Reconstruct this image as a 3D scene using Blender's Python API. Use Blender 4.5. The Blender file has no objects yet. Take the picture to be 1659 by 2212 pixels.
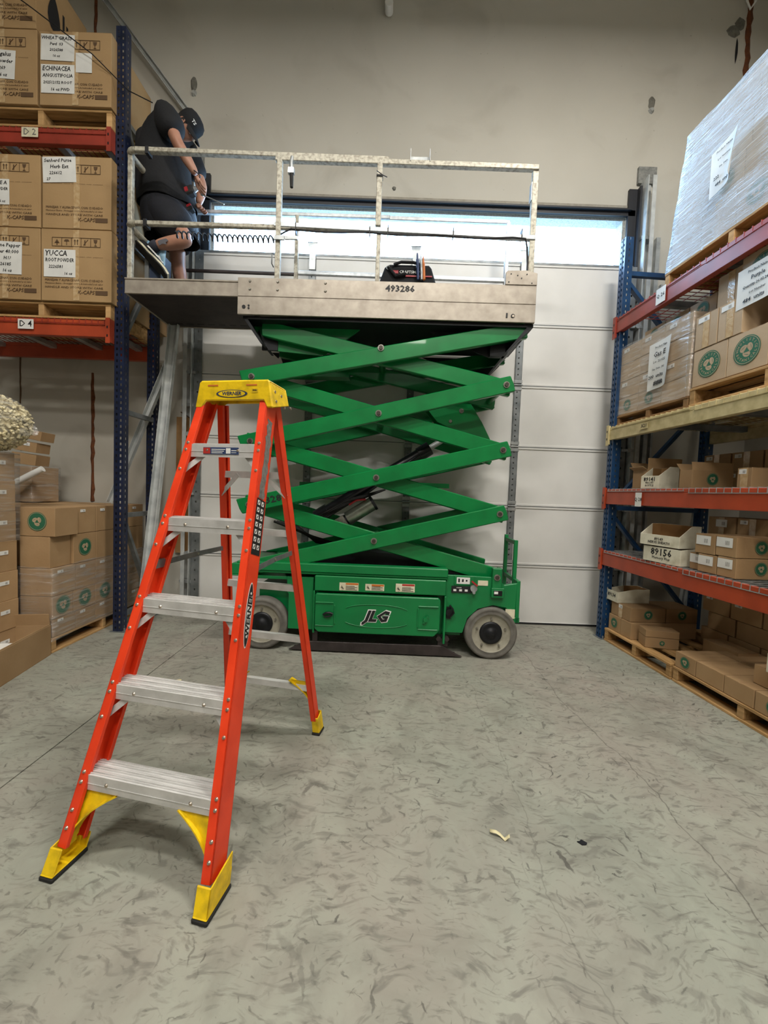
import bpy, bmesh, math, random
from math import sin, cos, pi, radians
from mathutils import Vector, Matrix
random.seed(7)
S = bpy.context.scene
COL = S.collection

# ------------------------------------------------------------------ camera
F_PX, CAM_H, PITCH, ROLL = 870.0, 1.3, radians(2.7), radians(2.15)
cam_d = bpy.data.cameras.new('camera'); cam = bpy.data.objects.new('camera', cam_d); COL.objects.link(cam)
cam_d.sensor_fit = 'VERTICAL'; cam_d.sensor_height = 24; cam_d.lens = F_PX / 2212 * 24
cam_d.clip_start = .02
_F = Vector((0, cos(PITCH), -sin(PITCH))); _U0 = Vector((0, sin(PITCH), cos(PITCH))); _R0 = Vector((1, 0, 0))
_R = cos(ROLL) * _R0 + sin(ROLL) * _U0; _U = cos(ROLL) * _U0 - sin(ROLL) * _R0
cm = Matrix((_R, _U, -_F)).transposed().to_4x4(); cm.translation = (0, 0, CAM_H); cam.matrix_world = cm
S.camera = cam

# ------------------------------------------------------------------ world, light, exposure
w = bpy.data.worlds.new('sky'); S.world = w; w.use_nodes = True
bg = w.node_tree.nodes['Background']; bg.inputs[0].default_value = (.42, .68, 1, 1); bg.inputs[1].default_value = 22.0
def area(name, loc, sx, sy, power, col, rot=(0, 0, 0), portal=False):
    d = bpy.data.lights.new(name, 'AREA'); d.shape = 'RECTANGLE'; d.size = sx; d.size_y = sy
    d.energy = power; d.color = col
    if portal: d.cycles.is_portal = True
    o = bpy.data.objects.new(name, d); COL.objects.link(o); o.location = loc; o.rotation_euler = rot; return o
area('door_portal', (.25, 4.40, 3.92), 4.2, .55, 1, (1, 1, 1), (radians(-90), 0, 0), True)
LAMPS = [(1.6, 1.1, 185), (-1.3, -.3, 165), (.6, -1.9, 150), (-2.6, -3.8, 45), (2.6, -3.8, 40), (.2, -6.2, 40)]
S.view_settings.view_transform = 'Standard'; S.view_settings.look = 'None'
S.view_settings.gamma = 1; S.view_settings.use_curve_mapping = False
S.view_settings.exposure = -0.1
S.cycles.use_denoising = True
S.cycles.max_bounces = 8; S.cycles.transparent_max_bounces = 12; S.cycles.sample_clamp_indirect = 6

# ------------------------------------------------------------------ colour and materials
def L3(h):
    h = h.lstrip('#'); c = [int(h[i:i + 2], 16) / 255 for i in (0, 2, 4)]
    return tuple(((v + .055) / 1.055) ** 2.4 if v > .04045 else v / 12.92 for v in c) + (1,)
def mat(name, c1, c2=None, scale=8, rough=.6, metal=0, bump=0, bscale=60, stretch=(1, 1, 1), lo=.35, hi=.7, per=0, spec=.5, coat=0):
    m = bpy.data.materials.new(name); m.use_nodes = True; nt = m.node_tree; N = nt.nodes; K = nt.links
    b = N['Principled BSDF']; b.inputs['Roughness'].default_value = rough; b.inputs['Metallic'].default_value = metal
    b.inputs['Specular IOR Level'].default_value = spec; b.inputs['Coat Weight'].default_value = coat
    tc = N.new('ShaderNodeTexCoord'); mp = N.new('ShaderNodeMapping'); mp.inputs['Scale'].default_value = stretch
    K.new(tc.outputs['Object'], mp.inputs[0])
    col = None
    if c2:
        n = N.new('ShaderNodeTexNoise'); n.inputs['Scale'].default_value = scale; n.inputs['Detail'].default_value = 6
        K.new(mp.outputs[0], n.inputs['Vector'])
        r = N.new('ShaderNodeValToRGB'); r.color_ramp.elements[0].position = lo; r.color_ramp.elements[1].position = hi
        r.color_ramp.elements[0].color = L3(c1); r.color_ramp.elements[1].color = L3(c2)
        K.new(n.outputs['Fac'], r.inputs[0]); col = r.outputs[0]
    else:
        b.inputs['Base Color'].default_value = L3(c1)
    if per and col:
        oi = N.new('ShaderNodeObjectInfo'); mr = N.new('ShaderNodeMapRange')
        mr.inputs['To Min'].default_value = 1 - per; mr.inputs['To Max'].default_value = 1 + per
        K.new(oi.outputs['Random'], mr.inputs[0]); hs = N.new('ShaderNodeHueSaturation')
        K.new(mr.outputs[0], hs.inputs['Value']); K.new(col, hs.inputs['Color']); col = hs.outputs[0]
    if col: K.new(col, b.inputs['Base Color'])
    if bump:
        n2 = N.new('ShaderNodeTexNoise'); n2.inputs['Scale'].default_value = bscale; n2.inputs['Detail'].default_value = 4
        K.new(mp.outputs[0], n2.inputs['Vector'])
        bp = N.new('ShaderNodeBump'); bp.inputs['Strength'].default_value = bump; bp.inputs['Distance'].default_value = .01
        K.new(n2.outputs['Fac'], bp.inputs['Height']); K.new(bp.outputs[0], b.inputs['Normal'])
    return m
kraft = mat('kraft_card', '#a98a64', '#9d7e58', 5, .75, bump=.08, per=.1)
kraft_skylit = mat('kraft_card_skylit', '#baa386', '#ad9576', 5, .7, bump=.08, per=.07)  # same kraft card, with the greyish sky light put into its colour
kraft_in = mat('kraft_inside', '#9c784b', '#8a6740', 5, .85)
seam = mat('card_seam', '#6b4f30', None, rough=.9)
tape = mat('clear_tape', '#b6976c', '#c9b08a', 30, .18, bump=.15, spec=.8)
paper = mat('paper', '#e6e6e2', '#d6d6d2', 6, .6)
paper_old = mat('worn_white_card', '#d8d4bf', '#b9b39a', 14, .7, lo=.45, hi=.8)
ink = mat('black_ink', '#17171a', None, rough=.6)
grey_ink = mat('grey_ink', '#6d6b68', None, rough=.7)
brown_ink = mat('brown_print', '#5a432c', None, rough=.8)
green_ink = mat('green_print', '#235c42', '#2c6a4c', 20, .6)
wood = mat('pallet_wood', '#c19a68', '#93703f', 4, .8, bump=.25, bscale=40, stretch=(1, 8, 8), per=.15)
wood_dark = mat('weathered_pallet_wood', '#a07c50', '#7b5b38', 4, .85, bump=.25, bscale=40, per=.2)
navy = mat('navy_rack_paint', '#1a2440', '#10182c', 12, .35, bump=.03)
blue = mat('blue_rack_paint', '#1b3f66', '#143252', 12, .35, bump=.03)
redbeam = mat('red_beam_paint', '#9c3c2e', '#7f3124', 6, .4)
orangebeam = mat('orange_beam_paint', '#b2482a', '#983c22', 6, .4)
yellowbeam = mat('yellow_beam_paint', '#c9ba8c', '#a99a6e', 14, .5)
galv = mat('galvanised_steel', '#bcbfbe', '#8f9496', 10, .38, .5, bump=.03)
galv_bright = mat('bright_galvanised_steel', '#cfd2d0', '#a9adae', 9, .4, .25, bump=.03)
galv_dull = mat('dull_galvanised_steel', '#8b8f90', '#6d7274', 10, .5, .6)
alum = mat('ladder_aluminium', '#dedddb', '#c2c1be', 12, .36, .3, bump=.03, stretch=(1, 10, 1), per=.02)
alum_worn = mat('worn_aluminium_fascia', '#b0a79b', '#91887c', 14, .45, .4, bump=.05, bscale=40, lo=.3, hi=.8)
fibre = mat('orange_fibreglass', '#ee4520', '#d83817', 8, .38, bump=.03, spec=.4)
yplast = mat('yellow_plastic', '#edc60b', '#b3930c', 22, .45, bump=.12, lo=.42, hi=.78)
rubber = mat('black_rubber', '#191918', '#242322', 20, .8)
green = mat('green_machine_paint', '#057a3c', '#036a33', 6, .3, bump=.04, bscale=18, spec=.5, coat=.25)
green_d = mat('green_machine_paint_chassis', '#087c40', '#0b6a38', 5, .36, bump=.06, bscale=18, lo=.3, hi=.8)
darkmetal = mat('dark_steel', '#1c1e22', '#121316', 10, .45, .3)
plate = mat('scuffed_black_steel', '#3c3433', '#2a2423', 12, .5, .2, bump=.1)
boltm = mat('bolt_steel', '#a5a29a', '#79756c', 30, .35, .8)
rivet = mat('rivet_steel', '#b5aa9c', None, rough=.35, metal=.8)
bolt_dark = mat('greasy_bolt', '#4d4740', None, rough=.4, metal=.6)
tyre = mat('grey_tyre', '#6f6c65', '#57544e', 14, .8, bump=.1)
hubm = mat('dusty_wheel_disc', '#a09c8c', '#8b8778', 14, .6)
railp = mat('worn_white_rail', '#b9b5a6', '#857e70', 40, .5, .15, bump=.05, lo=.42, hi=.68)
railm = mat('railing_aluminium', '#b9bdbf', '#9da2a6', 30, .42, .5, lo=.4, hi=.7)
doorw = mat('white_door_steel', '#dcdbd7', '#d3d2ce', 3, .45, bump=.06, bscale=3)
frameb = mat('dark_angle_steel', '#1c1e24', None, rough=.5)
rust = mat('rust_sealant', '#6e3d1c', '#54301a', 30, .9, bump=.5)
conc_rough = mat('rough_concrete', '#a8aaa6', '#8b8c88', 60, .9, bump=.5, bscale=90)
skin = mat('skin', '#ab7d67', '#9a6c57', 12, .5)
shirt = mat('black_cotton', '#0c0d12', '#08090d', 30, .85, bump=.15)
shorts_m = mat('dark_navy_cotton', '#0a0d19', '#070912', 30, .85, bump=.15)
sock = mat('charcoal_sock', '#2b2d38', None, rough=.9)
white_pl = mat('white_plastic', '#e4e4e0', None, rough=.4)
redp = mat('red_plastic', '#a3202a', None, rough=.4)
blue_cloth = mat('light_blue_sheet', '#8fb3c9', '#6f94ac', 12, .6, bump=.2)
bluebox = mat('dark_blue_panel', '#26344c', '#1d283c', 10, .5)
foam = mat('packing_foam', '#e0d6b4', '#c4b58a', 25, .9)
hair_m = mat('dark_hair', '#15110f', None, rough=.7)
tattoo = mat('tattoo_ink', '#5b5a60', None, rough=.6)
warn_o = mat('orange_sticker', '#c8702c', None, rough=.5)
warn_r = mat('red_sticker', '#b03028', None, rough=.5)
cream = mat('cream_sticker', '#ddd6bb', '#c9c2a6', 20, .6)
sticker_blue = mat('blue_sticker', '#2f3f66', None, rough=.5)
cyl_m = mat('black_cylinder_paint', '#15171c', '#0c0d10', 8, .3)
motor_m = mat('motor_case', '#8f9488', '#6f746a', 14, .3, .7)
ceil_m = mat('ceiling_paint', '#c9c6bd', None, rough=.9)
patch_m = mat('hole_patch', '#77756c', '#5c5a52', 30, .9, bump=.4)
dust = mat('grey_residue', '#8a8b86', '#6b6c6a', 40, .8, bump=.3)
tan_strip = mat('tan_paper_strip', '#d8cfa6', None, rough=.7)

def emit(name, col, st):
    m = bpy.data.materials.new(name); m.use_nodes = True; b = m.node_tree.nodes['Principled BSDF']
    b.inputs['Emission Color'].default_value = L3(col); b.inputs['Emission Strength'].default_value = st; return m
lampm = emit('lamp_diffuser', '#fff2dc', 6)

def wrap_mat(name, tint, density, stretch):
    m = bpy.data.materials.new(name); m.use_nodes = True; nt = m.node_tree; N = nt.nodes; K = nt.links
    N.remove(N['Principled BSDF']); out = N['Material Output']
    tr = N.new('ShaderNodeBsdfTransparent'); gl = N.new('ShaderNodeBsdfGlossy'); df = N.new('ShaderNodeBsdfDiffuse')
    gl.inputs['Roughness'].default_value = .16; gl.inputs['Color'].default_value = (1, 1, 1, 1); df.inputs['Color'].default_value = L3(tint)
    tc = N.new('ShaderNodeTexCoord'); mp = N.new('ShaderNodeMapping'); mp.inputs['Scale'].default_value = stretch
    mp.inputs['Rotation'].default_value = (.05, .09, 0)
    K.new(tc.outputs['Object'], mp.inputs[0])
    n = N.new('ShaderNodeTexNoise'); n.inputs['Scale'].default_value = 6; n.inputs['Detail'].default_value = 5; n.inputs['Distortion'].default_value = .7
    K.new(mp.outputs[0], n.inputs['Vector'])
    r = N.new('ShaderNodeValToRGB'); r.color_ramp.elements[0].position = .46; r.color_ramp.elements[1].position = .66
    r.color_ramp.elements[0].color = (density * (.5 if density > .9 else .3),) * 3 + (1,); r.color_ramp.elements[1].color = (min(1, density),) * 3 + (1,)
    K.new(n.outputs['Fac'], r.inputs[0])
    bp = N.new('ShaderNodeBump'); bp.inputs['Strength'].default_value = .9; bp.inputs['Distance'].default_value = .03
    K.new(n.outputs['Fac'], bp.inputs['Height']); K.new(bp.outputs[0], gl.inputs['Normal'])
    m1 = N.new('ShaderNodeMixShader'); m1.inputs[0].default_value = .45; K.new(df.outputs[0], m1.inputs[1]); K.new(gl.outputs[0], m1.inputs[2])
    m2 = N.new('ShaderNodeMixShader'); K.new(r.outputs[0], m2.inputs[0]); K.new(tr.outputs[0], m2.inputs[1]); K.new(m1.outputs[0], m2.inputs[2])
    K.new(m2.outputs[0], out.inputs[0]); return m
wrap_heavy = wrap_mat('stretch_film_heavy', '#c4ced6', .98, (.5, .5, 22))
wrap_light = wrap_mat('stretch_film', '#bfc1c0', .5, (.7, .7, 8))

def floor_mat():
    m = bpy.data.materials.new('sealed_concrete_floor'); m.use_nodes = True; nt = m.node_tree; N = nt.nodes; K = nt.links
    b = N['Principled BSDF']; tc = N.new('ShaderNodeTexCoord'); geo = N.new('ShaderNodeNewGeometry')
    def noise(scale, detail=6, dist=0, vec=None, rough=.6):
        n = N.new('ShaderNodeTexNoise'); n.inputs['Scale'].default_value = scale; n.inputs['Detail'].default_value = detail
        n.inputs['Distortion'].default_value = dist; n.inputs['Roughness'].default_value = rough; K.new(vec or geo.outputs['Position'], n.inputs['Vector']); return n.outputs['Fac']
    def ramp(f, a, c, ca=(0, 0, 0, 1), cc=(1, 1, 1, 1)):
        r = N.new('ShaderNodeValToRGB'); r.color_ramp.elements[0].position = a; r.color_ramp.elements[1].position = c
        r.color_ramp.elements[0].color = ca; r.color_ramp.elements[1].color = cc; K.new(f, r.inputs[0]); return r.outputs[0]
    def mix(f, a, c, k=None):
        x = N.new('ShaderNodeMix'); x.data_type = 'RGBA'
        if k is not None:
            mm = N.new('ShaderNodeMath'); mm.operation = 'MULTIPLY'; mm.inputs[1].default_value = k; K.new(f, mm.inputs[0]); f = mm.outputs[0]
        K.new(f, x.inputs[0])
        for s, v in ((6, a), (7, c)):
            if isinstance(v, tuple): x.inputs[s].default_value = v
            else: K.new(v, x.inputs[s])
        return x.outputs[2]
    base = ramp(noise(1.1, 5, .4), .35, .65, L3('#8e9185'), L3('#958f85'))
    base = mix(ramp(noise(3.5, 6, .8), .45, .72), base, L3('#a0a396'), .6)
    base = mix(ramp(noise(2.1, 8, 1.5), .5, .75), base, L3('#6b6960'), .6)
    # scuffs: stretched noise in several directions
    wn = N.new('ShaderNodeTexNoise'); wn.inputs['Scale'].default_value = 3.5; wn.inputs['Detail'].default_value = 2; K.new(geo.outputs['Position'], wn.inputs['Vector'])
    wa = N.new('ShaderNodeVectorMath'); wa.operation = 'MULTIPLY_ADD'; wa.inputs[1].default_value = (.22, .22, 0); K.new(wn.outputs['Color'], wa.inputs[0]); K.new(geo.outputs['Position'], wa.inputs[2])
    patchy = ramp(noise(1.6, 4), .36, .60)
    for i, (rz, sx, sy, sc, th, k, colr) in enumerate([(35, 1, 2.6, 10, .645, .55, '#66645d'), (-48, 1, 3.2, 9, .65, .5, '#66635c'), (-75, 1, 4, 16, .665, .5, '#5c5a53')]):
        mp = N.new('ShaderNodeMapping'); mp.inputs['Rotation'].default_value = (0, 0, radians(rz)); mp.inputs['Scale'].default_value = (sx, sy, 1)
        mp.inputs['Location'].default_value = (i * 3.1, i * 1.7, 0); K.new(wa.outputs[0], mp.inputs[0])
        f = ramp(noise(sc, 4, .5, mp.outputs[0], .55), th - .075, th + .02)
        base = mix(f, base, L3(colr), k)
    # discrete scuffs: one elongated mark per cell, each at its own angle and length
    def vm(op, a, b_=None):
        n = N.new('ShaderNodeVectorMath'); n.operation = op; K.new(a, n.inputs[0])
        if b_ is not None:
            if isinstance(b_, tuple): n.inputs[1].default_value = b_
            else: K.new(b_, n.inputs[1])
        return n
    edge = N.new('ShaderNodeTexNoise'); edge.inputs['Scale'].default_value = 22; edge.inputs['Detail'].default_value = 5; K.new(geo.outputs['Position'], edge.inputs['Vector'])
    ed2 = vm('MULTIPLY_ADD', edge.outputs['Color'], (.05, .05, 0)); K.new(geo.outputs['Position'], ed2.inputs[2])
    for i, (sc, asp, rad, colr, k, off) in enumerate([(4.5, 4.5, .34, '#4f4d48', .75, 0), (8, 6, .42, '#55534d', .8, 5.3), (8.7, 9, .5, '#5a5851', .7, 17.1), (15, 5, .42, '#474541', .8, 9.7), (27, 3, .34, '#3e3c39', .8, 2.9), (12, 14, .5, '#4a4844', .6, 31.0)]):
        sh = vm('ADD', ed2.outputs[0], (off, off * .7, 0)); fl_ = vm('MULTIPLY', sh.outputs[0], (1, 1, 0))
        v = N.new('ShaderNodeTexVoronoi'); v.inputs['Scale'].default_value = sc; v.voronoi_dimensions = '2D'; K.new(fl_.outputs[0], v.inputs['Vector'])
        scv = vm('SCALE', v.outputs['Position']); scv.inputs['Scale'].default_value = 1.0
        d = vm('SUBTRACT', fl_.outputs[0], scv.outputs[0]); vr = N.new('ShaderNodeVectorRotate'); vr.rotation_type = 'Z_AXIS'; K.new(d.outputs[0], vr.inputs['Vector'])
        sp = N.new('ShaderNodeSeparateColor'); K.new(v.outputs['Color'], sp.inputs[0])
        an = N.new('ShaderNodeMath'); an.operation = 'MULTIPLY'; an.inputs[1].default_value = 6.28; K.new(sp.outputs[0], an.inputs[0]); K.new(an.outputs[0], vr.inputs['Angle'])
        st_ = vm('MULTIPLY', vr.outputs[0], (sc, sc * asp, 0)); ln = vm('LENGTH', st_.outputs[0])
        rr_ = N.new('ShaderNodeMath'); rr_.operation = 'MULTIPLY'; rr_.inputs[1].default_value = rad; K.new(sp.outputs[1], rr_.inputs[0])
        df = N.new('ShaderNodeMath'); df.operation = 'SUBTRACT'; K.new(rr_.outputs[0], df.inputs[0]); K.new(ln.outputs['Value'], df.inputs[1])
        m0 = ramp(df.outputs[0], .0, .12); mm = N.new('ShaderNodeMath'); mm.operation = 'MULTIPLY'; K.new(m0, mm.inputs[0]); K.new(sp.outputs[2], mm.inputs[1])
        m3 = N.new('ShaderNodeMath'); m3.operation = 'MULTIPLY'; K.new(mm.outputs[0], m3.inputs[0]); K.new(patchy if i % 2 else noise(2.3, 3), m3.inputs[1])
        base = mix(m3.outputs[0], base, L3(colr), min(1, k * 1.5))
    # pale specks
    base = mix(ramp(noise(45, 2), .78, .8), base, L3('#cfcfc4'), .8)
    # cracks: wandering thin lines
    sx = N.new('ShaderNodeSeparateXYZ'); K.new(geo.outputs['Position'], sx.inputs[0])
    wob = noise(.9, 6)
    for (cx, k) in ((1.22, .16), (1.66, .2), (.62, .22)):
        a = N.new('ShaderNodeMath'); a.operation = 'MULTIPLY_ADD'; a.inputs[1].default_value = k * 2; a.inputs[2].default_value = -cx - k
        K.new(wob, a.inputs[0]); s2 = N.new('ShaderNodeMath'); s2.operation = 'ADD'; K.new(sx.outputs[0], s2.inputs[0]); K.new(a.outputs[0], s2.inputs[1])
        ab = N.new('ShaderNodeMath'); ab.operation = 'ABSOLUTE'; K.new(s2.outputs[0], ab.inputs[0])
        lt = ramp(ab.outputs[0], .0008, .0028, (1, 1, 1, 1), (0, 0, 0, 1))
        base = mix(lt, base, L3('#45423d'), .75 if cx == 1.22 else .35)
    K.new(base, b.inputs['Base Color'])
    rr = N.new('ShaderNodeMapRange'); rr.inputs['To Min'].default_value = .38; rr.inputs['To Max'].default_value = .62
    K.new(noise(4, 5), rr.inputs[0]); K.new(rr.outputs[0], b.inputs['Roughness']); b.inputs['Specular IOR Level'].default_value = .35
    bp = N.new('ShaderNodeBump'); bp.inputs['Strength'].default_value = .12; bp.inputs['Distance'].default_value = .01
    K.new(noise(30, 6), bp.inputs['Height']); K.new(bp.outputs[0], b.inputs['Normal'])
    return m
floorm = floor_mat()
def wall_mat():
    m = bpy.data.materials.new('painted_concrete_wall'); m.use_nodes = True; nt = m.node_tree; N = nt.nodes; K = nt.links
    b = N['Principled BSDF']; geo = N.new('ShaderNodeNewGeometry'); b.inputs['Roughness'].default_value = .7
    def nz(scale, det=5, vec=None, dist=0):
        n = N.new('ShaderNodeTexNoise'); n.inputs['Scale'].default_value = scale; n.inputs['Detail'].default_value = det; n.inputs['Distortion'].default_value = dist
        K.new(vec or geo.outputs['Position'], n.inputs['Vector']); return n.outputs['Fac']
    def rp(f, a, c, ca, cc):
        r = N.new('ShaderNodeValToRGB'); r.color_ramp.elements[0].position = a; r.color_ramp.elements[1].position = c
        r.color_ramp.elements[0].color = ca; r.color_ramp.elements[1].color = cc; K.new(f, r.inputs[0]); return r.outputs[0]
    def mx(f, a, c):
        x = N.new('ShaderNodeMix'); x.data_type = 'RGBA'; K.new(f, x.inputs[0]); K.new(a, x.inputs[6]); x.inputs[7].default_value = c; return x.outputs[2]
    base = rp(nz(.7, 5), .35, .7, L3('#b4b0a5'), L3('#c0bcb1'))
    base = mx(rp(nz(1.7, 7, dist=.8), .56, .74, (0, 0, 0, 1), (.35, .35, .35, 1)), base, L3('#948d80'))
    base = mx(rp(nz(30, 3), .72, .75, (0, 0, 0, 1), (.5, .5, .5, 1)), base, L3('#857d70'))
    K.new(base, b.inputs['Base Color'])
    bp = N.new('ShaderNodeBump'); bp.inputs['Strength'].default_value = .15; bp.inputs['Distance'].default_value = .02
    K.new(nz(4, 8), bp.inputs['Height']); K.new(bp.outputs[0], b.inputs['Normal']); return m
wallm = wall_mat(); wall_dim = mat('hall_wall_darkened', '#6e6a60', '#5f5b52', 2, .8)  # second colour: unseen walls, darkened so less light bounces onto the shelves

# ------------------------------------------------------------------ geometry helpers
def rot_to(d):  # matrix whose Z points along d
    return Vector(d).to_track_quat('Z', 'Y').to_matrix()
class MB:
    def __init__(s): s.v = []; s.f = []; s.m = []; s.sm = []
    def add(s, vs, fs, m=0, smooth=False):
        o = len(s.v); s.v += [tuple(v) for v in vs]; s.f += [tuple(o + i for i in f) for f in fs]; s.m += [m] * len(fs); s.sm += [smooth] * len(fs); return s
    def box(s, x0, x1, y0, y1, z0, z1, m=0):
        return s.add([(x, y, z) for z in (z0, z1) for x, y in ((x0, y0), (x1, y0), (x1, y1), (x0, y1))],
                     [(3, 2, 1, 0), (4, 5, 6, 7), (0, 1, 5, 4), (1, 2, 6, 5), (2, 3, 7, 6), (3, 0, 4, 7)], m)
    def mbox(s, M, a, b, c, m=0):   # box of size a,b,c under matrix M
        n = MB().box(-a / 2, a / 2, -b / 2, b / 2, -c / 2, c / 2)
        return s.add([M @ Vector(v) for v in n.v], n.f, m)
    def bar(s, p0, p1, wd, th, up=(0, 0, 1), m=0):   # wd along the cross axis (perp to up), th along up
        p0 = Vector(p0); p1 = Vector(p1); d = (p1 - p0); l = d.length; d.normalize()
        side = d.cross(Vector(up)).normalized(); u = side.cross(d)
        M = Matrix((side, d, u)).transposed().to_4x4(); M.translation = (p0 + p1) / 2
        return s.mbox(M, wd, l, th, m)
    def prism(s, poly, a, b, axis='y', m=0):   # poly in the plane perpendicular to axis
        k = len(poly); f = {'y': lambda p, t: (p[0], t, p[1]), 'x': lambda p, t: (t, p[0], p[1]), 'z': lambda p, t: (p[0], p[1], t)}[axis]
        vs = [f(p, a) for p in poly] + [f(p, b) for p in poly]
        return s.add(vs, [tuple(range(k)), tuple(range(2 * k - 1, k - 1, -1))] + [(i, i + k, (i + 1) % k + k, (i + 1) % k) for i in range(k)], m)
    def cyl(s, p0, p1, r, r2=None, n=12, m=0, caps=True, smooth=True):
        p0 = Vector(p0); p1 = Vector(p1); q = rot_to(p1 - p0); r2 = r if r2 is None else r2
        vs = [p + q @ Vector((rr * cos(2 * pi * i / n), rr * sin(2 * pi * i / n), 0)) for p, rr in ((p0, r), (p1, r2)) for i in range(n)]
        s.add(vs, [(i, (i + 1) % n, (i + 1) % n + n, i + n) for i in range(n)], m, smooth)
        if caps: s.add(vs, [tuple(range(n - 1, -1, -1)), tuple(range(n, 2 * n))], m)
        return s
    def tube(s, pts, r, n=6, m=0):
        pts = [Vector(p) for p in pts]; vs = []; N = len(pts); up = None
        for i, p in enumerate(pts):
            d = (pts[min(i + 1, N - 1)] - pts[max(i - 1, 0)]).normalized()
            if up is None: up = Vector((0, 0, 1)) if abs(d.z) < .9 else Vector((1, 0, 0))
            a = d.cross(up).normalized(); up = a.cross(d)
            vs += [p + r * (cos(2 * pi * j / n) * a + sin(2 * pi * j / n) * up) for j in range(n)]
        fs = [(i * n + j, i * n + (j + 1) % n, (i + 1) * n + (j + 1) % n, (i + 1) * n + j) for i in range(N - 1) for j in range(n)]
        return s.add(vs, fs, m, True).add(vs, [tuple(range(n - 1, -1, -1)), tuple(range((N - 1) * n, N * n))], m)
    def lathe(s, prof, n=24, m=0, M=None):   # prof (r, h) about z
        M = M or Matrix(); vs = [M @ Vector((r * cos(2 * pi * j / n), r * sin(2 * pi * j / n), h)) for r, h in prof for j in range(n)]
        return s.add(vs, [(i * n + j, i * n + (j + 1) % n, (i + 1) * n + (j + 1) % n, (i + 1) * n + j) for i in range(len(prof) - 1) for j in range(n)], m, True)
    def mesh(s, name, mats, bevel=0):
        me = bpy.data.meshes.new(name); me.from_pydata(s.v, [], s.f)
        for x in (mats if isinstance(mats, (list, tuple)) else [mats]): me.materials.append(x)
        me.polygons.foreach_set('material_index', s.m); me.polygons.foreach_set('use_smooth', s.sm); me.update()
        bm = bmesh.new(); bm.from_mesh(me)
        if bevel:
            es = [e for e in bm.edges if len(e.link_faces) == 2 and e.calc_face_angle(0) > .6]
            bmesh.ops.bevel(bm, geom=es, offset=bevel, segments=1, affect='EDGES', clamp_overlap=True)
        bmesh.ops.recalc_face_normals(bm, faces=bm.faces); bm.to_mesh(me); bm.free(); return me
    def build(s, name, mats, parent=None, bevel=0, loc=None, rotz=None):
        return link(name, s.mesh(name, mats, bevel), parent, loc, rotz)
def link(name, me, parent=None, loc=None, rotz=None, M=None):
    o = bpy.data.objects.new(name, me); COL.objects.link(o)
    if parent: o.parent = parent
    if loc is not None: o.location = loc
    if rotz is not None: o.rotation_euler = (0, 0, rotz)
    if M is not None: o.matrix_local = M
    return o
def tag(o, label=None, cat=None, group=None, kind=None):
    if label: o['label'] = label
    if cat: o['category'] = cat
    if group: o['group'] = group
    if kind: o['kind'] = kind
    return o
def empty(name, loc=(0, 0, 0), rz=0, **k):
    o = bpy.data.objects.new(name, None); COL.objects.link(o); o.location = loc; o.rotation_euler = (0, 0, rz); o.empty_display_size = .1
    return tag(o, **k)
class Fr:   # a local frame: origin and heading
    def __init__(s, x, y, deg): s.o = Vector((x, y, 0)); s.a = radians(deg)
    def w(s, x, y, z): return Vector((s.o.x + x * cos(s.a) - y * sin(s.a), s.o.y + x * sin(s.a) + y * cos(s.a), z))
WORLD = Fr(0, 0, 0); RR = Fr(2.10, 3.71, -86.7)

_tc = {}
def text_mesh(txt, size, m, bold=0., shear=0., res=1, width=None, key=''):
    k = (txt, size, m.name, bold, shear, width)
    if k in _tc: return _tc[k]
    cu = bpy.data.curves.new('t', 'FONT'); cu.body = txt; cu.size = size; cu.align_x = 'CENTER'; cu.align_y = 'CENTER'
    cu.resolution_u = res; cu.offset = bold * size; cu.shear = shear; cu.extrude = .0004
    o = bpy.data.objects.new('t', cu); COL.objects.link(o)
    dg = bpy.context.evaluated_depsgraph_get(); me = bpy.data.meshes.new_from_object(o.evaluated_get(dg))
    COL.objects.unlink(o); bpy.data.objects.remove(o)
    if width:
        xs = [v.co.x for v in me.vertices]
        if xs:
            sc = width / max(1e-6, max(xs) - min(xs)); me.transform(Matrix.Diagonal((sc, 1, 1, 1)))
    me.materials.clear(); me.materials.append(m); _tc[k] = me; return me
def face_matrix(face, dims, u=0, v=0, off=.0012, spin=0):   # dims = (w,d,h); z=0 at base; text plane XY of mesh -> face
    wd, dp, h = dims
    if face == 'F': R = Matrix(((1, 0, 0), (0, 0, -1), (0, 1, 0))); t = Vector((u, -dp / 2 - off, v))
    elif face == 'R': R = Matrix(((0, 0, 1), (1, 0, 0), (0, 1, 0))); t = Vector((wd / 2 + off, u, v))
    elif face == 'L': R = Matrix(((0, 0, -1), (-1, 0, 0), (0, 1, 0))); t = Vector((-wd / 2 - off, -u, v))
    else: R = Matrix.Identity(3); t = Vector((u, v, h + off))
    M = (R @ Matrix.Rotation(spin, 3, 'Z')).to_4x4(); M.translation = t; return M
def sticker(name, parent, face, dims, u, v, wd, ht, m, off=.001, spin=0):
    return link(name, MB().box(-wd / 2, wd / 2, -ht / 2, ht / 2, -.0005, .0005).mesh(name, m), parent, M=face_matrix(face, dims, u, v, off, spin))
def writing(parent, txt, face, dims, u, v, size, m=ink, off=.002, bold=0, shear=0, spin=0, width=None, name='lettering'):
    return link(name, text_mesh(txt, size, m, bold, shear, width=width), parent, M=face_matrix(face, dims, u, v, off, spin))

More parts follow.
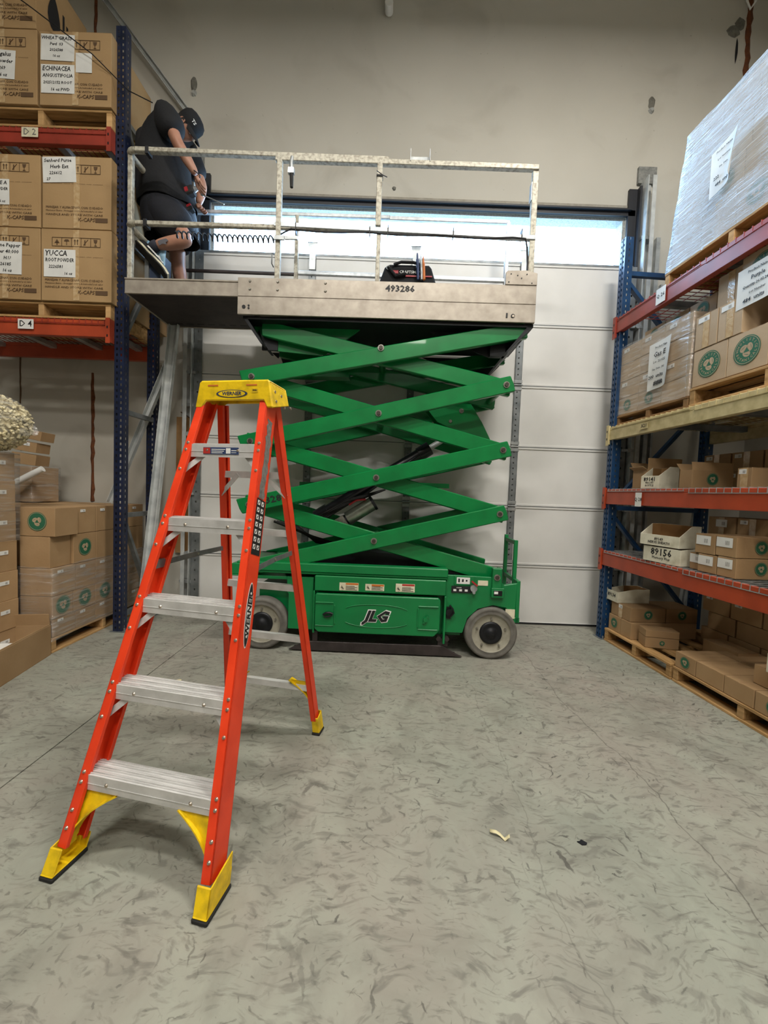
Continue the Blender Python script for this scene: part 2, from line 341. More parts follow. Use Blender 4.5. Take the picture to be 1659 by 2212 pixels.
# green roundel printed on the cartons
def logo_mesh(full):
    b = MB()
    def disc(cx, cy, rx, ry, z, m, n=20, a=0):
        b.add([(cx + rx * cos(t) * cos(a) - ry * sin(t) * sin(a), cy + rx * cos(t) * sin(a) + ry * sin(t) * cos(a), z) for t in [2 * pi * i / n for i in range(n)]], [tuple(range(n))], m)
    def ring(r0, r1, z, m, n=36):
        vs = [(r * cos(2 * pi * i / n), r * sin(2 * pi * i / n), z) for r in (r0, r1) for i in range(n)]
        b.add(vs, [(i, (i + 1) % n, (i + 1) % n + n, i + n) for i in range(n)], m)
    disc(0, 0, 1, 1, 0, 0, 40); ring(.9, .935, .004, 1)
    for a in (35, 145, 270):
        disc(.27 * cos(radians(a)), .25 * sin(radians(a)), .30, .225, .004, 1, 16, radians(a + 62))
        disc(.36 * cos(radians(a)) + .02, .32 * sin(radians(a)), .2, .018, .008, 0, 8, radians(a + 70))
    b.add([(0, .2, .009), (-.23, -.15, .009), (.23, -.15, .009)], [(0, 1, 2)], 0)
    me = b.mesh('printed_logo', [green_ink, kraft_skylit])
    if full:
        bm = bmesh.new(); bm.from_mesh(me)
        for s_, a0, da, fl in (('WHOLISTIC', 172, -20, 1), ('BOTANICALS', 196, 18.2, -1)):
            for i, ch in enumerate(s_):
                g = text_mesh(ch, .26, kraft_skylit, .01); a = radians(a0 + da * i); t = g.copy()
                M = Matrix.Translation((.7 * cos(a), .7 * sin(a), .008)) @ Matrix.Rotation(a - pi / 2 if fl > 0 else a + pi / 2, 4, 'Z')
                t.transform(M @ Matrix.Diagonal((1, 1, .01, 1))); n0 = len(bm.faces); bm.from_mesh(t); bm.faces.ensure_lookup_table()
                for f_ in bm.faces[n0:]: f_.material_index = 1
                bpy.data.meshes.remove(t)
        bm.to_mesh(me); bm.free()
    return me
LOGO_S = logo_mesh(False); LOGO_F = None
def add_logo(parent, face, dims, u, v, r, full=False):
    global LOGO_F
    if full and LOGO_F is None: LOGO_F = logo_mesh(True)
    M = face_matrix(face, dims, u, v, .0014) @ Matrix.Diagonal((r, r, .05, 1))
    return link('printed_logo', LOGO_F if full else LOGO_S, parent, M=M)

_bc = {}
def carton(fr, x0, x1, y0, y1, z0, z1, label, group=None, logo=None, lab=None, tp=None, m=None, twist=0, name='cardboard_box', full=False, logor=None, tex=None):
    m = m or kraft; wd, dp, h = x1 - x0, y1 - y0, z1 - z0; g = .0015
    k = (round(wd, 3), round(dp, 3), round(h, 3), m.name)
    if k not in _bc:
        b = MB().box(-wd / 2 + g, wd / 2 - g, -dp / 2 + g, dp / 2 - g, .0005, h - .004)
        hw = (wd / 2 - g, dp / 2 - g)
        if wd >= dp: b.box(-hw[0], hw[0], -hw[1], -.0015, h - .0045, h - .001).box(-hw[0], hw[0], .0015, hw[1], h - .0045, h - .001)
        else: b.box(-hw[0], -.0015, -hw[1], hw[1], h - .0045, h - .001).box(.0015, hw[0], -hw[1], hw[1], h - .0045, h - .001)
        _bc[k] = b.mesh('cardboard_box', m, .0022)
    o = link(name, _bc[k], loc=fr.w((x0 + x1) / 2, (y0 + y1) / 2, z0), rotz=fr.a + radians(twist))
    tag(o, label, 'box', group); D = (wd, dp, h)
    for t in (tp or ''):   # F/R/T tape down that face
        ww = .05
        if t == 'T':
            if wd >= dp: sticker('packing_tape', o, 'T', D, 0, 0, wd - .004, ww, tape, .0004)
            else: sticker('packing_tape', o, 'T', D, 0, 0, ww, dp - .004, tape, .0004)
        else: sticker('packing_tape', o, t, D, 0, h * .5, ww, h * .98, tape, .0008)
    for f_ in (logo or ''):
        s_ = wd if f_ in 'FT' else dp
        add_logo(o, f_, D, 0, h * .52, logor or min(s_, h) * .33, full)
    if lab:
        f_, u, v, lw, lh = lab
        sticker('shipping_label', o, f_, D, u, v, lw, lh, paper, .0016)
        writing(o, tex or '||||', f_, D, u + lw * .18, v, min(lh * .6, .03), grey_ink, .0025, name='label_print')
    return o

# ================================================================== SETTING
def st(b, name, m, parent=None, bevel=0):
    o = b.build(name, m, parent, bevel)
    return tag(o, kind='structure') if parent is None else o
fl = st(MB().box(-6.2, 4, -8.2, 4.7, -.2, -.03), 'floor', floorm)
for x0, x1 in ((-6.2, -1.573), (-1.567, 4)):
    for y0, y1 in ((-8.2, 2.937), (2.943, 4.7)):
        st(MB().box(x0, x1, y0, y1, -.03, 0), 'slab', floorm, fl, .001)
st(MB().box(-3.2, 3.4, 2.9372, 2.9428, -.02, -.0008), 'joint_filler', mat('joint_filler', '#a8a79b', '#6f6d64', 9, .9), fl)
WY = 4.2
wb = MB()
OX0, OX1, OZ = -1.86, 2.33, 4.165      # opening
wb.box(-6.2, OX0, WY, WY + .14, 0, 7.2).box(OX1, 4, WY, WY + .14, 0, 7.2).box(OX0, OX1, WY, WY + .14, OZ, 7.2)
wall = st(wb, 'wall_back', wallm)
st(MB().box(OX0, OX1, WY + .012, WY + .135, OZ - .03, OZ - .001).box(OX1 - .03, OX1 - .001, WY + .012, WY + .135, 0, OZ - .03).box(OX0 + .001, OX0 + .03, WY + .012, WY + .135, 0, OZ - .03), 'reveal', conc_rough, wall)
st(MB().box(3.7, 3.9, -8.2, WY, 0, 7.2), 'wall_right', wallm)
st(MB().box(-6.2, -6, -8.2, WY, 0, 7.2), 'wall_left', wall_dim)
st(MB().box(-6, 3.7, -8.2, -8, 0, 7.2), 'wall_front', wall_dim)
st(MB().box(-6.2, 4, -8.2, 4.5, 6.95, 7.15), 'ceiling', ceil_m)
# ground outside, seen by light through the gap
st(MB().box(-12, 12, 4.7, 20, -.3, -.05), 'ground_outside', conc_rough)
# wall joints and marks
def seal(x, z0, z1, wd=.022, m=rust):
    b = MB(); n = max(2, int((z1 - z0) / .06)); pr = None
    vs = []; 
    for i in range(n + 1):
        z = z0 + (z1 - z0) * i / n; a = wd / 2 * random.uniform(.7, 1.4); c = wd / 2 * random.uniform(.7, 1.5); j = random.uniform(-.003, .003)
        vs += [(x - a + j, WY - .001, z), (x + j, WY - .012, z), (x + c + j, WY - .001, z)]
    b.add(vs, [q for i in range(n) for q in ((3 * i, 3 * i + 1, 3 * i + 4, 3 * i + 3), (3 * i + 1, 3 * i + 2, 3 * i + 5, 3 * i + 4))])
    return st(b, 'joint_sealant', m, wall)
seal(-3.03, 5.6, 6.9, .03); seal(-3.045, 1.1, 2.42, .035); seal(3.42, 5.55, 6.9, .05)
seal(-3.79, 1.6, 2.6, .014, brown_ink)
def blot(x, z, rx, rz, m=patch_m, parent=None, depth=.012, name='wall_patch'):
    b = MB(); n = 14; rim = [(x + rx * cos(t) * random.uniform(.8, 1.15), WY - .001, z + rz * sin(t) * random.uniform(.85, 1.15)) for t in [2 * pi * i / n for i in range(n)]]
    inn = [(x + (v[0] - x) * .6, WY - depth, z + (v[2] - z) * .6) for v in rim]
    b.add(rim + inn, [(i, (i + 1) % n, (i + 1) % n + n, i + n) for i in range(n)] + [tuple(range(n, 2 * n))])
    return st(b, name, m, wall)
blot(-2.05, 5.29, .035, .07); blot(-2.047, 5.2, .03, .03, conc_rough, depth=.02)
blot(2.508, 5.27, .035, .07); blot(2.508, 5.2, .03, .03, conc_rough, depth=.02)
blot(3.27, 5.98, .07, .06); blot(3.33, 6.05, .05, .06); blot(3.31, 5.8, .012, .12, ink)
blot(-.02, 4.36, .02, .02); blot(2.78, 3.66, .012, .03)
# ceiling lamps (they light the hall; above the frame)
for i, (x, y, pw) in enumerate(LAMPS):
    e = empty('ceiling_light', (x, y, 6.02), 0, label='white strip light hanging under the ceiling, number %s from the door' % ('one', 'two', 'three', 'four', 'five', 'six')[i], cat='lamp', group='ceiling lights out of the frame')
    MB().box(-.62, .62, -.17, .17, .0, .06).box(-.04, .04, -.04, .04, .06, .93).build('housing', white_pl, e, .004)
    MB().box(-.58, .58, -.14, .14, -.012, -.0005).build('diffuser', lampm, e)
    area('lamp_light', (x, y, 5.99), 1.1, .3, pw, (1, .96, .89))

# ------------------------------------------------------------------ door
dr = empty('door_1', (0, 0, 0), kind='structure')
DX0, DX1, DY = -1.95, 2.38, 4.12
SEC = [0.0, .615, 1.220, 1.818, 2.430, 3.034, 3.622]
def door_panel(z0, z1, top):
    b = MB(); b.box(DX0, DX1, DY, DY + .045, z0 + .012, z1 - .012)
    b.box(DX0, DX1, DY - .008, DY + .045, z0 + .001, z0 + .022).box(DX0, DX1, DY - .008, DY + .045, z1 - .024, z1 - .001)
    return b.build('door_section', doorw, dr, .002)
for i in range(6):
    p = door_panel(SEC[i], SEC[i + 1], i == 5)
    if i < 5: MB().box(DX0, DX1, DY - .010, DY - .0085, SEC[i + 1] - .004, SEC[i + 1] + .0035).build('joint_gap', galv_dull, p)
MB().box(DX0, DX1, DY - .01, DY + .05, 3.618, 3.64).build('top_channel', galv_dull, dr)
MB().box(DX0, DX1, DY - .012, DY + .03, .0, .02).build('bottom_seal', rubber, dr)
def perf(b, x0, x1, z0, z1, y0, y1, cols, pitch, hh, m=0, ax='y', start=.03):
    """plate x0..x1, z0..z1, thickness y0..y1, with real rectangular holes; cols = (centre, halfwidth)"""
    def bx(a, c, d, e):
        if ax == 'y': b.box(a, c, y0, y1, d, e, m)
        else: b.box(y0, y1, a, c, d, e, m)
    xs = x0
    for c, hw in cols:
        bx(xs, c - hw, z0, z1); xs = c + hw
        z = z0
        k = z0 + start
        while k + hh < z1:
            bx(c - hw, c + hw, z, k); z = k + hh; k += pitch
        bx(c - hw, c + hw, z, z1)
    bx(xs, x1, z0, z1)
    return b
for cx in (-.80, .22, 1.295):
    for i in range(6):
        b = perf(MB(), cx - .032, cx + .032, SEC[i] + .012, SEC[i + 1] - .012, DY - .024, DY - .02, [(cx - .006, .006)], .055, .012)
        b.box(cx - .034, cx - .03, DY - .024, DY - .002, SEC[i] + .01, SEC[i + 1] - .01).box(cx + .03, cx + .034, DY - .024, DY - .002, SEC[i] + .01, SEC[i + 1] - .01)
        b.build('stile', galv_dull, dr)
        if i: MB().box(cx - .04, cx + .04, DY - .03, DY - .024, SEC[i] - .05, SEC[i] - .018).box(cx - .04, cx + .04, DY - .03, DY - .024, SEC[i] + .018, SEC[i] + .05).cyl((cx - .045, DY - .032, SEC[i]), (cx + .045, DY - .032, SEC[i]), .007, n=8).build('hinge', galv, dr)
    MB().prism([(cx - .05, 3.74), (cx + .05, 3.74), (cx + .03, 3.66), (cx + .03, 3.48), (cx - .03, 3.48), (cx - .03, 3.66)], DY - .032, DY - .022).box(cx - .05, cx + .05, DY - .032, DY + .02, 3.735, 3.742).build('top_bracket', galv, dr)
# end stile, tracks, jamb angles
def perf_strip(x0, x1, z0, z1, y, name, m, parent, hh=.02, pitch=.1, hw=.007):
    return perf(MB(), x0, x1, z0, z1, y, y + .004, [((x0 + x1) / 2, hw)], pitch, hh).build(name, m, parent)
perf_strip(-1.955, -1.875, .0, 3.62, DY - .03, 'end_stile', galv_dull, dr)
perf_strip(2.33, 2.41, .0, 3.62, DY - .03, 'end_stile', galv_dull, dr)
for z in SEC[1:6]:
    for sx, x in ((-1, -1.99), (1, 2.43)):
        MB().box(x - .06, x + .06, DY - .05, DY - .032, z - .012, z + .012).cyl((x, DY - .07, z), (x, DY - .03, z), .022, n=10).build('roller', galv, dr)
tr1 = MB()
for sx, x in ((-1, -2.02), (1, 2.50)):
    zt = 4.45 if sx < 0 else 4.48
    b = MB(); b.box(x - .05, x + .05, 4.185, 4.199, 0, zt); b.box(x - sx * .05 - .004, x - sx * .05 + .004, 4.06, 4.19, 0, zt); b.box(x + sx * .01 - .02, x + sx * .01 + .02, 4.06, 4.064, 0, zt)
    o = b.build('trim_1' if sx < 0 else 'trim_2', galv_bright); tag(o, kind='structure')
    for k in range(7): MB().box(x - .06, x + .06, 4.10, 4.184, .3 + k * .6, .33 + k * .6).build('track_bracket', galv, o)
    MB().box(x - .09, x + .09, 4.17, 4.199, zt + .0, zt + .16).build('wall_plate', dust, o)
a = MB().box(OX0 - .07, OX1 + .07, WY - .03, WY - .001, OZ - .005, OZ + .05).box(OX0 - .02, OX1 + .02, WY - .06, WY - .03, OZ + .035, OZ + .05)
st(a, 'trim_3', frameb)
st(MB().box(OX0 - .1, OX0 + .0, WY - .03, WY - .001, 0, 4.42).box(OX0 - .1, OX0 - .08, WY - .08, WY - .03, 0, 4.42), 'trim_4', frameb)
st(MB().box(OX1 + .0, OX1 + .1, WY - .03, WY - .001, 0, 4.42).box(OX1 + .08, OX1 + .1, WY - .08, WY - .03, 0, 4.42), 'trim_5', frameb)
st(MB().box(OX0 - .1, OX1 + .05, WY - .008, WY - .0005, OZ + .051, OZ + .11), 'trim_6', mat('mortar_band', '#9d988c', '#8c877b', 20, .8, bump=.4))

# ================================================================== PALLETS AND RACKS
def pallet(fr, x0, x1, y0, y1, z0, h, label, group, m=wood, nd=5, nb=3):
    e = empty('pallet', fr.w((x0 + x1) / 2, (y0 + y1) / 2, z0), fr.a, label=label, cat='pallet', group=group)
    wd, dp = x1 - x0, y1 - y0; t = .018
    sm = MB().box(-.022, .022, -dp / 2 + .004, dp / 2 - .004, t, h - t).mesh('stringer', m, .002)
    dm = MB().box(-wd / 2, wd / 2, -.045, .045, 0, t - .0005).mesh('deck_board', m, .002)
    for i in range(3): link('stringer', sm, e, loc=(-wd / 2 + .024 + i * (wd - .048) / 2, 0, 0))
    for i in range(nd): link('deck_board', dm, e, loc=(0, -dp / 2 + .046 + i * (dp - .092) / (nd - 1), h - t + .0005))
    for i in range(nb): link('bottom_board', dm, e, loc=(0, -dp / 2 + .046 + i * (dp - .092) / (nb - 1), 0))
    return e

def post(parent, x0, x1, y0, y1, zt, m, side=1, back=False):
    """perforated channel: face plate at y0, side plate on x1"""
    b = MB(); w_ = x1 - x0
    perf(b, x0, x1, 0.004, zt, y0, y0 + .003, [(x0 + w_ * .28, .007), (x0 + w_ * .72, .007)], .05, .022, start=.02)
    perf(b, y0 + .003, y1, 0.004, zt, x1 - .003, x1, [((y0 + y1) / 2, .006)], .05, .022, ax='x', start=.02)
    b.box(x0, x0 + .003, y0 + .003, y1, .004, zt)
    b.box(x0 + w_ * .47, x0 + w_ * .53, y0 - .004, y0, .004, zt)
    o = b.build('upright', m, parent)
    MB().box(x0 - .02, x1 + .03, y0 - .02, y1 + .03, 0, .004).cyl((x1 + .015, y0 + .01, .004), (x1 + .015, y0 + .01, .03), .008, n=8).build('foot_plate', galv_dull, o)
    return o
def beam(parent, x0, x1, y0, z0, z1, m, plates=(True, False), depth=.045):
    b = MB().box(x0, x1, y0, y0 + depth, z0, z1 - .03).box(x0, x1, y0 + .0, y0 + depth - .018, z1 - .03, z1)
    o = b.build('beam', m, parent, .003)
    for k, xx in enumerate((x0, x1)):
        if plates[k]:
            p = MB().box(xx - .035, xx + .002, y0 - .012, y0 - .006, z0 - .05, z1 + .02).box(xx - .004, xx + .002, y0 - .006, y0 + depth, z0 - .04, z1 + .015)
            for q in range(2): p.box(xx - .024, xx - .014, y0 - .0135, y0 - .012, z0 + .0 + q * .07, z0 + .02 + q * .07, 1)
            p.build('end_plate', [m, darkmetal], o)
    return o
def deck(parent, x0, x1, y0, y1, z, m, drop=.045, pitch=.052):
    b = MB(); r = .0024; n = int((x1 - x0) / pitch)
    for i in range(n + 1):
        x = x0 + i * pitch; b.box(x - r, x + r, y0 - .006, y1, z, z + 2 * r); b.box(x - r, x + r, y0 - .010, y0 - .006, z - drop, z + 2 * r)
    k = 0
    while y0 + k * .1 < y1: b.box(x0, x1, y0 + k * .1, y0 + k * .1 + 2 * r, z - 2 * r, z); k += 1
    b.box(x0, x1, y0 - .014, y0 - .010, z - drop, z - drop + 2 * r)
    o = b.build('wire_deck', m, parent)
    return o

# ---- left rack (faces the camera, along the back wall)
lr = empty('pallet_rack', (-2.3, 3.47, 0), 0, label='navy perforated steel pallet rack with red beams left of the door', cat='rack')
LX = -2.3; LY = 3.47
post(lr, -.035, .045, 0, .07, 5.03, navy); post(lr, -.035, .045, .47, .54, 4.4, navy)
for z in (.12, 1.0, 1.9, 3.35, 4.3):
    MB().box(-.005, .035, .07, .47, z, z + .04).build('brace', galv_dull, lr)
for z0, z1 in ((.95, .16), (2.6, 3.3), (4.3, 3.5)):
    MB().bar((.015, .07, z0), (.015, .47, z1), .03, .04, (1, 0, 0)).build('brace', galv_dull, lr)
def lbeam(z0, z1, m):
    b1 = beam(lr, -3.2, -.035, -.05, z0, z1, m, (False, True)); b2 = beam(lr, -3.2, -.035, .55, z0, z1, m, (False, True))
    for x in (-.16, -.55, -1.0, -1.5, -2.0, -2.5):
        MB().box(x - .03, x + .03, -.0, .55, z1 - .05, z1 - .012).build('support_bar', galv, lr)
    deck(lr, -3.1, -.06, -.045, .56, z1 + .001, redbeam, .04); return b1
be = lbeam(4.045, 4.165, redbeam)
be2 = lbeam(2.51, 2.645, orangebeam)
def beam_label(parent, x, z, w_, h_, txt, size, y, mm=ink, m=paper):
    o = MB().box(x - w_ / 2, x + w_ / 2, y - .002, y - .0005, z - h_ / 2, z + h_ / 2).build('shelf_label', m, parent)
    t = link('lettering', text_mesh(txt, size, mm, .004), o); t.matrix_local = Matrix.Translation((x, y - .003, z)) @ Matrix.Rotation(pi / 2, 4, 'X'); return o
beam_label(be, -.69, 4.118, .135, .075, 'D 2', .07, -.062, grey_ink, cream)
beam_label(be2, -.73, 2.59, .13, .08, 'D 4', .07, -.062)

FL = Fr(0, 3.40, 0)
def big_carton(x0, x1, z0, z1, label, group, y0=0., sheet=None, arrows=True, y1=.55):
    o = carton(FL, x0, x1, y0, y1, z0, z1, label, group, m=kraft_big, tp='F', name='cardboard_box'); D = (x1 - x0, y1 - y0, z1 - z0); h = D[2]; W = D[0]
    for zz, n_, s_ in ((h * .80, 0, 0), (h * .62, '-- ------- ---- -------- --- ------', .016), (h * .29, 'MANEJAR Y ALMACENAR CON CUIDADO', .026), (h * .245, 'Mantener Entre - Proteger contra la humedad y el calor', .016), (h * .19, 'HANDLE AND STORE WITH CARE', .022)):
        if n_: writing(o, n_, 'F', D, -.03 + W * .02, zz, s_, brown_ink, .0015, width=W * .82)
    writing(o, 'K-CAPS', 'F', D, W * .14, h * .125, .042, brown_ink, .0015, .01, .15)
    sticker('capsule_mark', o, 'F', D, W * .36, h * .125, .1, .034, brown_ink, .0012)
    # handling symbols: a framed row
    b = MB(); fx0, fx1, fz0, fz1 = -W * .34, W * .34, h * .76, h * .88
    cell = (fx1 - fx0) / 5
    for i in range(6): b.box(fx0 + cell * i - .0015, fx0 + cell * i + .0015, -D[1] / 2 - .002, -D[1] / 2 - .0005, fz0, fz1)
    b.box(fx0, fx1, -D[1] / 2 - .002, -D[1] / 2 - .0005, fz0 - .0015, fz0 + .0015).box(fx0, fx1, -D[1] / 2 - .002, -D[1] / 2 - .0005, fz1 - .0015, fz1 + .0015)
    yy = (-D[1] / 2 - .002, -D[1] / 2 - .0005); zc = (fz0 + fz1) / 2
    for i in range(5):
        cx = fx0 + cell * (i + .5)
        if i == 0: b.prism([(cx - .02, zc - .01), (cx, zc + .02), (cx + .02, zc - .01)], *yy).box(cx - .003, cx + .003, *yy, zc - .025, zc)
        elif i == 1: b.prism([(cx - .022, zc + .006), (cx - .012, zc + .02), (cx + .012, zc + .02), (cx + .022, zc + .006)], *yy).box(cx - .002, cx + .002, *yy, zc - .025, zc + .01)
        elif i == 2:
            for s_ in (-.011, .011): b.box(cx + s_ - .003, cx + s_ + .003, *yy, zc - .022, zc + .012).prism([(cx + s_ - .009, zc + .008), (cx + s_, zc + .024), (cx + s_ + .009, zc + .008)], *yy)
        elif i == 3: b.bar((cx - .018, yy[0], zc - .022), (cx + .018, yy[0], zc + .022), .0015, .004, (0, 1, 0)).box(cx - .012, cx - .004, *yy, zc - .022, zc + .018)
        else: b.prism([(cx - .016, zc + .024), (cx + .016, zc + .024), (cx + .010, zc + .0), (cx - .010, zc + .0)], *yy).box(cx - .002, cx + .002, *yy, zc - .022, zc).box(cx - .01, cx + .01, *yy, zc - .026, zc - .022)
    b.build('handling_symbols', brown_ink, o)
    if not sheet:
        return o
    (u, v, sw, sh, sp), lines = sheet
    s_ = sticker('paper_sheet', o, 'F', D, u, v, sw, sh, paper, .003, sp)
    n = len(lines)
    for i, (t_, sz, uu) in enumerate(lines):
        l = link('handwriting', text_mesh(t_, sz, ink, .012, .12), s_); l.scale.x = min(1, .9 * (sw - 2 * abs(uu)) / max(.001, l.dimensions.x)); l.location = (uu, sh / 2 - (i + .62) * sh / (n + .15), .0015)
    return o
kraft_big = mat('kraft_carton_printed', '#ad8e64', '#a2835a', 3, .72, bump=.1, per=.05)
pallet(FL, -3.5, -2.335, .02, .57, 2.652, .13, 'wooden pallet on the orange beam shelf left of the door', 'pallets on the left rack')
pallet(FL, -3.5, -2.335, .02, .57, 4.172, .15, 'wooden pallet on the red beam shelf high on the left rack', 'pallets on the left rack')
g4 = 'large printed cartons on the left rack'
big_carton(-2.895, -2.315, 2.785, 3.362, 'large kraft carton with YUCCA ROOT POWDER sheet on the left rack', g4,
           sheet=((-.135, .30, .26, .22, 0), [('YUCCA', .062, -.03), ('ROOT POWDER', .042, .0), ('2226581', .034, -.03), ('16 oz', .03, .07)]))
big_carton(-3.48, -2.902, 2.785, 3.362, 'large kraft carton with cayenne pepper sheet at the left frame edge', g4,
           sheet=((-.01, .33, .30, .26, -.02), [('Cayenne Pepper', .042, .0), ('Powder 40.000', .04, 0), ('H.U', .036, .03), ('2026185', .036, .0), ('16 oz', .034, .03)]))
big_carton(-2.885, -2.320, 3.366, 3.938, 'large kraft carton with a crooked handwritten sheet taped at its top', g4,
           sheet=((-.14, .46, .27, .2, .04), [('Senherd Purse', .038, -.01), ('Herb Ext', .04, 0), ('226612', .034, -.03), ('27', .03, -.09)]))
big_carton(-3.47, -2.90, 3.366, 3.938, 'large kraft carton with powder sheet, upper row at left frame edge', g4,
           sheet=((-.09, .27, .25, .2, 0), [('LICORICE A', .04, 0), ('ROOT POWDER', .032, 0), ('222681', .034, 0), ('16 oz', .028, .06)]))
big_carton(-2.905, -2.325, 4.328, 4.90, 'large kraft carton with Echinacea angustifolia sheet on the top shelf', g4,
           sheet=((-.14, .20, .27, .22, 0), [('ECHINACEA', .05, -.01), ('ANGUSTIFOLIA', .038, 0), ('202512152 ROOT', .03, 0), ('16 oz PWD', .032, .02)]))
oo = [o for o in COL.objects if o.get('label', '').startswith('large kraft carton with Echinacea')][0]
D_ = (.58, .55, .572)
s2 = sticker('paper_sheet', oo, 'F', D_, -.14, .44, .27, .2, paper, .003, -.02)
for i, (t_, sz) in enumerate((('WHEAT GRASS', .036), ('Pwd  03', .032), ('2026588', .03), ('16 oz', .026))):
    l = link('handwriting', text_mesh(t_, sz, ink, .01, .12), s2); l.location = (-.01, .07 - i * .045, .0015)
sticker('paper_sheet', oo, 'F', D_, .07, .33, .13, .15, paper, .003)
big_carton(-3.49, -2.925, 4.328, 4.905, 'large kraft carton with Astragalus powder sheet on the top shelf', g4,
           sheet=((-.02, .30, .26, .22, -.05), [('Astragalus', .045, 0), ('Root Powder', .04, .0), ('226269', .036, 0), ('16 oz', .034, .03)]))
up = big_carton(-3.50, -2.93, 4.91, 5.50, 'large kraft carton of the topmost row with black leaf print on its side', g4,
           sheet=((-.02, .36, .24, .2, 0), [('Ginger', .04, 0), ('Root', .036, 0), ('16 oz', .03, 0)]))
b = MB()
b.add([(.31 * .0, 0, 0)], [])
for k_ in range(2):
    pass
lf = MB(); n = 16
lf.add([(.05 * sin(t) * (1.2 - .5 * cos(t)), .14 * cos(t), 0) for t in [2 * pi * i / n for i in range(n)]], [tuple(range(n))])
lf.box(-.006, .006, -.22, -.1, -.0005, .0005)
for q in range(4): lf.box(.09 + q * .04, .11 + q * .04, -.16 - q * .02, .1 - q * .05, -.0005, .0005)
link('leaf_print', lf.mesh('leaf_print', ink), up, M=face_matrix('R', (.57, .55, .59), -.1, .30, .0015))
# leaning long door track behind the rack top and cable
# row behind, seen beside the post under the platform
carton(Fr(0, 3.97, 0), -2.55, -2.26, .0, .18, 2.79, 3.2, 'dark kraft carton at the rear of the left rack beside the rear post', None, twist=0)

# ---- floor stacks on the left
LP = WORLD; xF = -2.455
pallet(Fr(xF, 2.97, 90), 0.0, 1.14, 0.0, .56, 0, .115, 'wooden pallet on the floor under the wrapped cartons left of the ladder', None, wood, 5, 3)
gl = 'cartons stacked on the left floor pallet'
rows = [(.118, .255), (.258, .43), (.432, .64), (.642, .88), (.882, 1.096)]
names_r = ['bottom', 'second', 'third', 'fourth', 'top']
ordn = ['nearest the open box', 'second from the front corner', 'third from the front corner', 'fourth from the front corner', 'against the back wall']
for ri, (z0, z1) in enumerate(rows):
    y = 2.975; k = 0; ds = [.23, .225, .23, .22, .22] if ri % 2 == 0 else [.205, .25, .23, .22, .22]
    for k, d_ in enumerate(ds):
        x1 = xF - (.0 if k else (-.02 if ri == 4 else (.02 if ri == 3 else 0)))
        carton(LP, -2.70, x1, y, y + d_ - .003, z0, z1, 'kraft carton, %s row of the left floor pallet, %s' % (names_r[ri], ordn[k]), gl,
               logo=('F' if (k == 0 and ri == 4) else 'R' if (ri, k) in ((3, 1), (1, 0), (1, 1), (1, 2)) else None),
               lab=(('R', -.04, (z1 - z0) * .85, .055, .022) if (ri in (4, 2, 0) and (k or ri != 4)) else None), logor=.07)
        y += d_
    for k in range(3):
        carton(LP, -2.99, -2.705, 3.05 + k * .36, 3.05 + k * .36 + .35, z0, z1 - .004, 'kraft carton, %s row, inner side of left floor pallet, %s' % (names_r[ri], ordn[k]), gl)
def shell(fr, x0, x1, y0, y1, z0, z1, m, name, label, taper=0, nx=18, nz=12, amp=.006, cat='stretch wrap'):
    """open-ended skin around a load"""
    vs = []; per = []
    n = nx
    def ring(z, t):
        c = []
        a0, a1, b0, b1 = x0 - .008, x1 + .008, y0 - .008 + taper * t, y1 + .008
        for i in range(n): c.append((a0 + (a1 - a0) * i / n, b0))
        for i in range(n): c.append((a1, b0 + (b1 - b0) * i / n))
        for i in range(n): c.append((a1 - (a1 - a0) * i / n, b1))
        for i in range(n): c.append((a0, b1 - (b1 - b0) * i / n))
        return c
    cx, cy = (x0 + x1) / 2, (y0 + y1) / 2
    for j in range(nz + 1):
        t = j / nz; z = z0 + (z1 - z0) * t
        for i, (x, y) in enumerate(ring(z, t)):
            f = 1 + amp * (1 + sin(i * 1.7 + j * .9) * .6 + random.uniform(0, .8))
            p = fr.w(cx + (x - cx) * f, cy + (y - cy) * f, z + .006 * sin(i * .6)); vs.append(p)
    m_ = 4 * n
    fs = [(j * m_ + i, j * m_ + (i + 1) % m_, (j + 1) * m_ + (i + 1) % m_, (j + 1) * m_ + i) for j in range(nz) for i in range(m_)]
    b = MB(); b.add(vs, fs, 0, True); o = b.build(name, m); return tag(o, label, cat)
shell(LP, -2.70, xF + .0, 2.975, 4.10, .10, .655, wrap_light, 'stretch_wrap', 'clear stretch wrap around the lower rows of the left floor pallet')
# near column, cut by the left edge of the frame
gl2 = 'near column of cartons at the left edge'
zz = [0, .22, .43, .64, .86, 1.07, 1.29, 1.49]
jit = [0, .004, .0, -.006, -.012, -.016, -.02]
nm = ['lowest', 'second lowest', 'third lowest', 'middle', 'third highest', 'second highest', 'highest']
for i in range(7):
    for k in range(3):
        y1 = 2.93 - k * .32
        carton(LP, -3.05, -2.668 + jit[i], y1 - .317, y1, zz[i], zz[i + 1], 'kraft carton, %s in the near left column, %s' % (nm[i], ('far end', 'middle of its row', 'near end')[k]), gl2,
               lab=('R', .05, (zz[i + 1] - zz[i]) * .62, .07, .028) if k == 0 else None)
shell(LP, -3.06, -2.672, 1.97, 2.93, .86, 1.49, wrap_light, 'stretch_wrap', 'clear stretch wrap around the near column at the left edge', nx=14)
